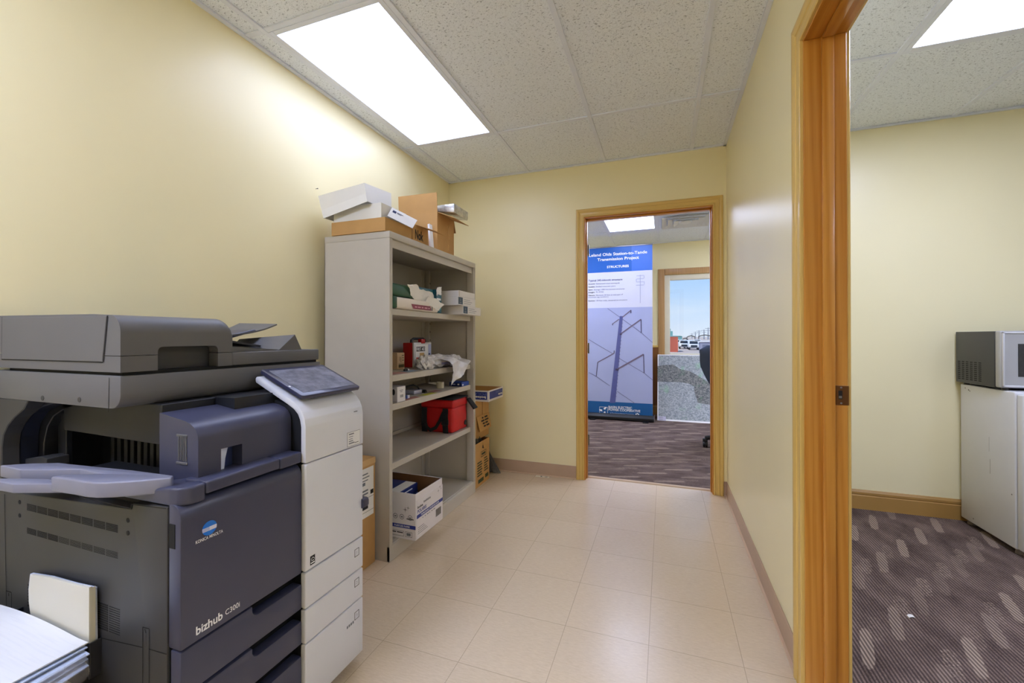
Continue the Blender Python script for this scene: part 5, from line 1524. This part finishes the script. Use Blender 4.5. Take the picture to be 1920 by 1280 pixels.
# aerial map board
t = thing('map_board', 'large aerial photo map board leaning below the far office window', 'board', (.55, 6.1, .002))
mb0, mb1 = Vector((U(1232.5, 789, Y=5.97).x, 5.97, .003)), Vector((U(1232, 667, Y=6.40).x, 6.40, .856))
up_ = (mb1 - mb0); up_.x = 0
Hh = up_.length; un = up_.normalized(); nn = EX.cross(un)
if nn.y > 0: nn = -nn
Wd = 1.22
O = mb0.copy()
def bp(x, h, k=0.): return O + EX*x + un*h + nn*k
bd = obj('foam_board', MB().hexa([bp(0, 0), bp(Wd, 0), bp(Wd, Hh), bp(0, Hh), bp(0, 0, -.016), bp(Wd, 0, -.016), bp(Wd, Hh, -.016), bp(0, Hh, -.016)]), M('white_foam', (236, 236, 238), .8), t)
def aerial(name, a, c, d, sc):
    g = N(name)
    v = g.coord()
    vo = g.n('TexVoronoi'); vo.inputs['Scale'].default_value = sc; g.l(v, vo.inputs['Vector'])
    n1 = g.noise(v, sc*.7, 4, .8)
    n2 = g.noise(v, 7, 3)
    sp = g.n('SeparateColor'); g.l(vo.outputs['Color'], sp.inputs[0])
    f = g.math('ADD', g.math('MULTIPLY', sp.outputs[0], .5), g.math('MULTIPLY', n1, .6))
    col = g.mix(g.ramp(f, .25, .85), lin(a), lin(c))
    col = g.mix(g.ramp(n2, .58, .72, 0, .55), col, lin(d))
    g.base(col); g.set(.35, 0, .5)
    return g.m
AER = aerial('aerial_suburb', (112, 122, 128), (172, 176, 182), (126, 172, 138), 70)
AERD = aerial('aerial_dense_town', (52, 60, 66), (136, 136, 132), (74, 120, 88), 75)
g_ = .012
pr = obj('map_print', MB().poly([bp(g_, .02, .0006), bp(Wd - g_, .02, .0006), bp(Wd - g_, Hh - g_, .0006), bp(g_, Hh - g_, .0006)]), AER, t)
def mp(px, py):
    f_ = (px - 887)/100.0/5.817
    q = U(1080 + px/5.817, 540 + py/5.817, Y=6.2)
    # intersect with the tilted board plane
    d = q - Vector((0, 0, EYE)); s_ = (O - Vector((0, 0, EYE))).dot(nn)/d.dot(nn)
    return Vector((0, 0, EYE)) + d*s_ + nn*.0011
p = MB()
p.poly([mp(*q) for q in ((890, 850), (960, 838), (1060, 832), (1140, 885), (1240, 905), (1330, 955), (1450, 1030), (1600, 1120), (1600, 1300), (1330, 1250), (1290, 1130), (1290, 1075), (1230, 1040), (1130, 1025), (890, 1020))], AERD)
obj('town_area', p, None, pr)
p = MB().poly([mp(*q) for q in ((895, 1395), (980, 1400), (980, 1530), (895, 1530))], M('legend_lilac', (186, 184, 206), .5))
for k in range(5): 
    a = mp(905, 1412 + k*20)
    p.poly([a, a + EX*.05, a + EX*.05 + un*.006, a + un*.006], M('grey_print', (120, 122, 128), .7))
obj('map_legend', p, None, pr)

# office chair
t = thing('office_chair', 'dark blue office chair half hidden behind the far door frame', 'chair', (.66, 4.72, .002))
CHF = M('dark_blue_chair_fabric', (54, 66, 92), .8, bump=.3, bs=500)
cxh, cyh = .70, 4.72
b = MB().prism([(x, y) for x, y in rrect(cxh - .235, cxh + .235, cyh - .23, cyh + .23, .09)], 'z', .44, .51, .02, 3)
obj('seat', b, CHF, t)
e1, e2 = at(1314.5, 668, 4.56), at(1331, 712, 4.56)
hw = .27
cxb = e1.x + hw
def bk_(u_, v_):
    z = .66 + .34*v_
    w_ = hw*(.62 + .38*math.sin(min(1, v_*1.35)*PI/2))*(1 if v_ < .9 else 1 - .25*((v_ - .9)/.1)**2)
    s_ = (u_ - .5)*2
    return (cxb + s_*w_, 4.56 - .09*(1 - s_*s_)*.55 - .05*(v_ - .5) , z - .02*abs(s_)**3*(1 if v_ > .5 else 0))
b = MB().grid(bk_, 18, 14, CHF, .055)
o_ = obj('backrest', b, None, t, ang=60)
obj('back_shell', MB().tube([(cxb, 4.60, .70), (cxb, 4.66, .55), (cxb, 4.70, .44)], .02, 8, flat=(.4, (0, 1, 0))), BLACK, t)
kn = at(1328, 708, 4.6)
obj('knob', MB().tube([(kn.x - .01, kn.y, kn.z), (kn.x + .06, kn.y, kn.z)], .018, 12), BLACK, t)
obj('gas_column', MB().tube([(cxh, cyh, .10), (cxh, cyh, .44)], .028, 14), BLACK, t)
cs = U(1321, 838, Z=0.0)
a0 = math.atan2(cs.y - cyh, cs.x + .012 - cxh)
for k in range(5):
    a = a0 + k*2*PI/5
    r = .315
    ex, ey = cxh + r*math.cos(a), cyh + r*math.sin(a)
    lg = obj('leg', MB().tube([(cxh, cyh, .13), (cxh + (ex - cxh)*.6, cyh + (ey - cyh)*.6, .115), (ex, ey, .092)], [.032, .026, .02], 10), BLACK, t)
    cb = MB().lathe([(.0, -.022), (.026, -.022), (.029, -.015), (.029, -.004), (.018, -.002), (.018, .002), (.029, .004), (.029, .015), (.026, .022), (.0, .022)], (ex, ey, .0312), 'x', 18)
    cb.box(ex - .022, ex + .022, ey - .012, ey + .03, .045, .085, .006, 2)
    obj('caster', cb, BLACK, lg)

# ---------------------------------------------------------------- side office
t = thing('mini_fridge', 'white mini fridge in the side office corner under the microwave', 'fridge', (1.92, 3.1, .002))
FRW = M('white_fridge_enamel', (208, 208, 212), .38, var=.015, bump=.04, bs=120)
FX0, FX1, FY0, FY1, FZ0, FZ1 = 1.674, 2.155, 2.905, 3.330, .030, .826
bd = obj('cabinet', MB().box(FX0, FX1, FY0, FY1, FZ0, FZ1, .006, 3), FRW, t)
obj('back_spacer', MB().box(FX0 + .03, FX1 - .03, FY1, FY1 + .012, .1, .7), BLACK, t)
obj('door', MB().box(FX0 + .001, FX1 - .001, 2.852, 2.899, FZ0 + .004, FZ1 - .008, .010, 3), FRW, t)
obj('door_gasket', MB().box(FX0 + .008, FX1 - .008, 2.898, 2.906, FZ0 + .01, FZ1 - .014), M('grey_gasket', (140, 140, 142), .6), t)
for x in (FX0 + .03, FX1 - .03):
    for y in (FY0 + .02, FY1 - .04): obj('foot', MB().lathe([(.0, 0), (.018, 0), (.020, .004), (.016, .03), (.0, .03)], (x, y, .002), 'z', 16), M('brown_grey_foot', (120, 108, 100), .6), t)
b = MB()
SC = M('grey_scuff', (120, 118, 116), .6)
for y, z, s_ in ((3.285, .805, .004), (3.255, .797, .005), (3.245, .792, .004), (3.22, .06, .004), (2.93, .30, .004)): b.lathe([(.0, -.0003), (s_, -.0003), (s_, .0004), (.0, .0004)], (FX0, y, z), 'x', 8)
b.box(FX0 - .0003, FX0 + .0002, 3.083, 3.085, .36, .44).box(FX0 - .0003, FX0 + .0002, 3.09, 3.091, .48, .56)
obj('scuff', b, SC, bd)
t = thing('microwave', 'silver fronted black microwave sitting on the white mini fridge', 'microwave', (1.89, 3.18, .827))
MWC = M('charcoal_painted_steel', (62, 62, 63), .4, var=.03)
MX0, MX1, MY0, MY1, MZ0, MZ1 = 1.658, 2.125, 3.018, 3.338, .8375, 1.137
bd = obj('case', MB().box(MX0, MX1, MY0, MY1, MZ0, MZ1, .003, 2), MWC, t)
b = MB()
for c in range(6):
    for r in range(10):
        y = 3.318 - c*.0355; z = .858 + r*.0112
        b.box(MX0 - .0005, MX0 + .001, y - .022, y, z, z + .0055, 0, 1)
obj('side_vent', b, SEAM, bd)
MWS = M('silver_grey_plastic', (176, 176, 178), .3, metal=.25, var=.02)
MWB = M('bright_silver_plastic', (206, 206, 208), .3, metal=.2, var=.02)
fr = obj('front_panel', MB().box(MX0 + .001, MX1 - .001, 2.978, 3.018, MZ0 + .002, MZ1 + .002, .008, 3), MWS, t)
dr_ = MB()
DX0, DX1, DZ0, DZ1 = MX0 + .006, MX1 - .11, MZ0 + .008, MZ1 - .004
for q in ((DX0, DX0 + .008, DZ0, DZ1), (DX1 - .008, DX1, DZ0, DZ1)): dr_.box(q[0], q[1], 2.966, 2.978, q[2], q[3], .003, 2)
for q in ((DX0, DX1, DZ0, DZ0 + .009), (DX0, DX1, DZ1 - .009, DZ1)): dr_.box(q[0], q[1], 2.966, 2.978, q[2], q[3], .003, 2)
obj('door_rim', dr_, MWB, fr)
dd = obj('door', MB().box(DX0 + .006, DX1 - .006, 2.970, 2.979, DZ0 + .007, DZ1 - .007), MWS, t)
obj('door_window', MB().box(DX0 + .060, DX1 - .055, 2.9685, 2.9705, DZ0 + .055, DZ1 - .062), M('dark_mesh_window', (48, 48, 50), .25, var=.2, vs=60), dd)
kp = obj('control_panel', MB().box(DX1 + .004, MX1 - .006, 2.974, 2.979, MZ0 + .012, MZ1 - .008, .001, 1), MWB, t)
obj('display', MB().box(DX1 + .014, MX1 - .016, 2.972, 2.975, MZ1 - .06, MZ1 - .025), BLACK, kp)
b = MB()
for r in range(4):
    for c in range(3): b.box(DX1 + .014 + c*.027, DX1 + .034 + c*.027, 2.972, 2.975, MZ0 + .09 + r*.03, MZ0 + .11 + r*.03, .001, 1)
obj('keypad', b, MWS, kp)
for x in (MX0 + .03, MX1 - .03):
    for y in (MY0 - .02, MY1 - .04): obj('foot', MB().lathe([(.0, 0), (.013, 0), (.013, .012), (.0, .012)], (x, y, .8262), 'z', 14), BLACK, t)

# ---------------------------------------------------------------- outdoors, seen through the far window
GZ = -1.62
struct('ground_yard', MB().box(-700, 700, 9, 2600, GZ - .5, GZ), M('pale_gravel_yard', (206, 186, 172), .95, var=.06, vs=.05))
def atd(px, py, y): return U(px, py, Y=y)
YC = 80
x0, x1 = atd(1254.5, 640, YC).x, atd(1271, 640, YC).x
t = thing('shipping_container', 'red corrugated shipping container in the yard outside the far window', 'container', ((x0 + x1)/2, YC + 3, GZ))
CRED = M('faded_red_paint', (196, 98, 84), .6, var=.1, vs=.8)
pts = []
n_ = 16
for i in range(n_):
    a, c = x0 + (x1 - x0)*i/n_, x0 + (x1 - x0)*(i + 1)/n_; w_ = c - a
    pts += [(a, YC), (a + w_*.4, YC), (a + w_*.5, YC + .05), (a + w_*.9, YC + .05)]
b = MB().prism(pts + [(x1, YC), (x1, YC + 6), (x0, YC + 6)], 'z', GZ + .1, GZ + 2.62)
bd = obj('container_body', b, CRED, t)
obj('frame_rail', MB().box(x0 - .03, x1 + .03, YC - .03, YC + 6.03, GZ, GZ + .14).box(x0 - .03, x1 + .03, YC - .03, YC + 6.03, GZ + 2.6, GZ + 2.68).box(x1 - .06, x1 + .03, YC - .03, YC + .1, GZ, GZ + 2.68), CRED, t)
YT = 190
t = thing('teal_building', 'teal metal building with a small tower behind the red container', 'building', (atd(1270, 640, YT).x, YT + 6, GZ))
TL = M('teal_metal_siding', (104, 158, 162), .6, var=.06, vs=.3)
x0, x1 = atd(1250, 640, YT).x, atd(1279, 640, YT).x
obj('wall', MB().box(x0, x1, YT, YT + 12, GZ, atd(1270, 630, YT).z).box(x0, atd(1261.5, 640, YT).x, YT + 1, YT + 9, GZ, atd(1258, 620.5, YT).z).box(x0, atd(1257.8, 640, YT).x, YT + 2, YT + 6, GZ, atd(1258, 616, YT).z), TL, t)
obj('roof', MB().prism([(x0 - .3, atd(1270, 630.2, YT).z), (x1 + .3, atd(1270, 630.2, YT).z), (x1 - 1, atd(1270, 629, YT).z), (x0 - .3, atd(1270, 629, YT).z)], 'y', YT - .3, YT + 12.3), M('pale_teal_roof', (136, 180, 184), .5), t)
TW_ = M('white_truck_paint', (226, 226, 228), .3)
TG_ = M('dark_truck_glass', (40, 46, 54), .15)
RUB = M('tyre_rubber', (26, 26, 28), .9)
def pickup(px, py, y, label, first=None):
    g0 = atd(px, py, y)
    x = g0.x
    if first: return dup(first, (x, y, GZ), label, 'white work trucks in the yard')
    t = thing('pickup_truck', label, 'truck', (x, y, GZ), 'white work trucks in the yard')
    W2 = 1.0
    prof_ = [(0, .45), (5.4, .45), (5.4, 1.15), (3.6, 1.2), (0, 1.1)]
    obj('truck_body', MB().prism([(y + a, GZ + c) for a, c in prof_], 'x', x - W2, x + W2, .06, 2), TW_, t)
    obj('cab', MB().prism([(y + a, GZ + c) for a, c in ((1.1, 1.1), (1.7, 1.85), (3.3, 1.9), (3.7, 1.18))], 'x', x - W2*.92, x + W2*.92, .05, 2), TW_, t)
    obj('windscreen', MB().hexa([(x - .8, y + 1.18, GZ + 1.22), (x + .8, y + 1.18, GZ + 1.22), (x + .72, y + 1.64, GZ + 1.8), (x - .72, y + 1.64, GZ + 1.8), (x - .8, y + 1.22, GZ + 1.2), (x + .8, y + 1.22, GZ + 1.2), (x + .72, y + 1.68, GZ + 1.78), (x - .72, y + 1.68, GZ + 1.78)]), TG_, t)
    obj('grille', MB().box(x - .6, x + .6, y - .02, y + .02, GZ + .62, GZ + .98), TG_, t)
    obj('bumper', MB().box(x - .95, x + .95, y - .12, y + .02, GZ + .42, GZ + .6, .03, 1), METAL, t)
    for sx in (-1, 1):
        for dy in (.95, 4.3):
            obj('wheel', MB().lathe([(.0, -.14), (.34, -.14), (.38, -.1), (.38, .1), (.34, .14), (.0, .14)], (x + sx*.86, y + dy, GZ + .38), 'x', 16), RUB, t)
    return t
tk = pickup(1283, 652, 100, 'leftmost white truck in the yard, just right of the red container')
for px, y, lb in ((1291.5, 107, 'second white truck from the red container in the yard'), (1301.5, 93, 'third white truck from the red container, left of the grey shed'), (1276.5, 121, 'far white truck half behind the red container'), (1308.5, 128, 'far white truck just left of the grey shed')):
    pickup(px, 652, y, lb, tk)
def gantry(px0, px1, py, y, label):
    x0, x1 = atd(px0, py, y).x, atd(px1, py, y).x
    z = atd(px0, py, y).z
    t = thing('loader_boom', label, 'boom', ((x0 + x1)/2, y, GZ))
    DK = M('dark_machine_steel', (52, 54, 60), .5)
    obj('arm', MB().tube([(x0, y, z - .5), (x0 + (x1 - x0)*.2, y, z - .1), (x0 + (x1 - x0)*.55, y, z + .12), (x1, y, z - .25)], .16, 8), DK, t)
    obj('leg', MB().tube([(x0 + .1, y, GZ), (x0 + .1, y, z - .4)], .10, 8), DK, t)
    obj('leg', MB().tube([(x1 - .1, y, GZ), (x1 - .1, y, z - .2)], .10, 8), DK, t)
gantry(1287, 1303.5, 630, 145, 'long dark machine boom above the middle trucks in the yard')
gantry(1309, 1334, 628.5, 150, 'long dark machine boom above the grey shed in the yard')
gantry(1279, 1290, 634.5, 128, 'short low dark boom beside the teal building')
YS = 62
x0, x1 = atd(1311.5, 650, YS).x, atd(1336, 650, YS).x
zt_ = atd(1320, 641, YS).z
t = thing('shed', 'small grey shed with a pale roof at the right of the yard', 'shed', ((x0 + x1)/2, YS + 1, GZ))
bd = obj('wall', MB().box(x0 + .1, x1 - .1, YS, YS + 2.2, GZ, zt_), M('grey_lilac_siding', (150, 150, 170), .7, var=.06, vs=1), t)
obj('roof', MB().box(x0 - .05, x1 + .05, YS - .15, YS + 2.35, zt_, zt_ + .16), M('pale_roof_sheet', (216, 216, 222), .5), t)
xa, xb = atd(1317, 650, YS).x, atd(1328, 650, YS).x
obj('shed_window', MB().box(xa, xb, YS - .03, YS + .02, GZ + .45, zt_ - .35), M('dim_window', (112, 116, 136), .3), bd)
def pylon(px, top, y, label, first=None):
    q = atd(px, top, y)
    t = thing('power_pylon', label, 'pylon', (q.x, y, GZ), 'power pylons on the horizon')
    PG = M('hazy_steel', (128, 136, 154), .7)
    h = q.z
    b = MB().prism([(q.x - .7, GZ), (q.x + .7, GZ), (q.x + .25, h), (q.x - .25, h)], 'y', y - .3, y + .3)
    obj('tower', b, PG, t)
    obj('crossarm', MB().box(q.x - 2.6, q.x + 2.6, y - .2, y + .2, h - 1.1, h - .75), PG, t)
    obj('crossarm', MB().box(q.x - 2.1, q.x + 2.1, y - .2, y + .2, h - 2.9, h - 2.55), PG, t)
for px, top, y, lb in ((1327.8, 613.5, 420, 'tallest power pylon on the horizon, rightmost in the window'), (1320, 617.5, 460, 'power pylon on the horizon, second from the right'), (1310.6, 619, 500, 'middle power pylon on the horizon, above the gap before the shed'), (1303.8, 621.5, 560, 'power pylon on the horizon, second from the left'), (1297.5, 624.5, 640, 'smallest power pylon on the horizon, leftmost above the trucks')):
    pylon(px, top, y, lb)

# ---------------------------------------------------------------- daylight, exposure
w = bpy.data.worlds.new('sky')
S.world = w
w.use_nodes = True
nt = w.node_tree; nt.nodes.clear()
out = nt.nodes.new('ShaderNodeOutputWorld'); bg = nt.nodes.new('ShaderNodeBackground')
tcw = nt.nodes.new('ShaderNodeTexCoord'); sxw = nt.nodes.new('ShaderNodeSeparateXYZ'); rw = nt.nodes.new('ShaderNodeValToRGB')
nt.links.new(tcw.outputs['Generated'], sxw.inputs[0]); nt.links.new(sxw.outputs[2], rw.inputs[0])
rw.color_ramp.elements[0].position = 0.0; rw.color_ramp.elements[0].color = (*lin((214, 224, 242)), 1)
rw.color_ramp.elements[1].position = .9; rw.color_ramp.elements[1].color = (*lin((84, 140, 222)), 1)
for p_, c_ in ((.06, (190, 213, 244)), (.17, (150, 196, 248)), (.4, (112, 168, 236))):
    e_ = rw.color_ramp.elements.new(p_); e_.color = (*lin(c_), 1)
nw = nt.nodes.new('ShaderNodeTexNoise'); nw.inputs['Scale'].default_value = 3.5; nw.inputs['Detail'].default_value = 6
mw_ = nt.nodes.new('ShaderNodeMapping'); mw_.inputs['Scale'].default_value = (1, 1, 7)
nt.links.new(tcw.outputs['Generated'], mw_.inputs[0]); nt.links.new(mw_.outputs[0], nw.inputs['Vector'])
cr = nt.nodes.new('ShaderNodeMapRange'); cr.inputs[1].default_value = .5; cr.inputs[2].default_value = .75; cr.inputs[4].default_value = .45
nt.links.new(nw.outputs['Fac'], cr.inputs[0])
mxw = nt.nodes.new('ShaderNodeMix'); mxw.data_type = 'RGBA'
nt.links.new(cr.outputs[0], mxw.inputs[0]); nt.links.new(rw.outputs[0], mxw.inputs[6]); mxw.inputs[7].default_value = (*lin((222, 230, 244)), 1)
bg.inputs[1].default_value = .80
nt.links.new(mxw.outputs[2], bg.inputs[0]); nt.links.new(bg.outputs[0], out.inputs[0])
sl = bpy.data.lights.new('sun', 'SUN'); sl.energy = 2.2; sl.angle = .01; sl.color = (1, .95, .88)
so = bpy.data.objects.new('sun', sl); COL.objects.link(so)
so.rotation_euler = Vector((.35, .75, -.95)).to_track_quat('-Z', 'Y').to_euler()
S.view_settings.view_transform = 'Standard'
S.view_settings.look = 'None'
S.view_settings.exposure = 0.6
S.view_settings.gamma = 1.0
S.view_settings.use_curve_mapping = False
S.cycles.use_denoising = True
S.cycles.max_bounces = 14
S.cycles.diffuse_bounces = 8
S.cycles.transparent_max_bounces = 12
S.cycles.caustics_reflective = False
S.cycles.caustics_refractive = False
S.cycles.sample_clamp_indirect = 8
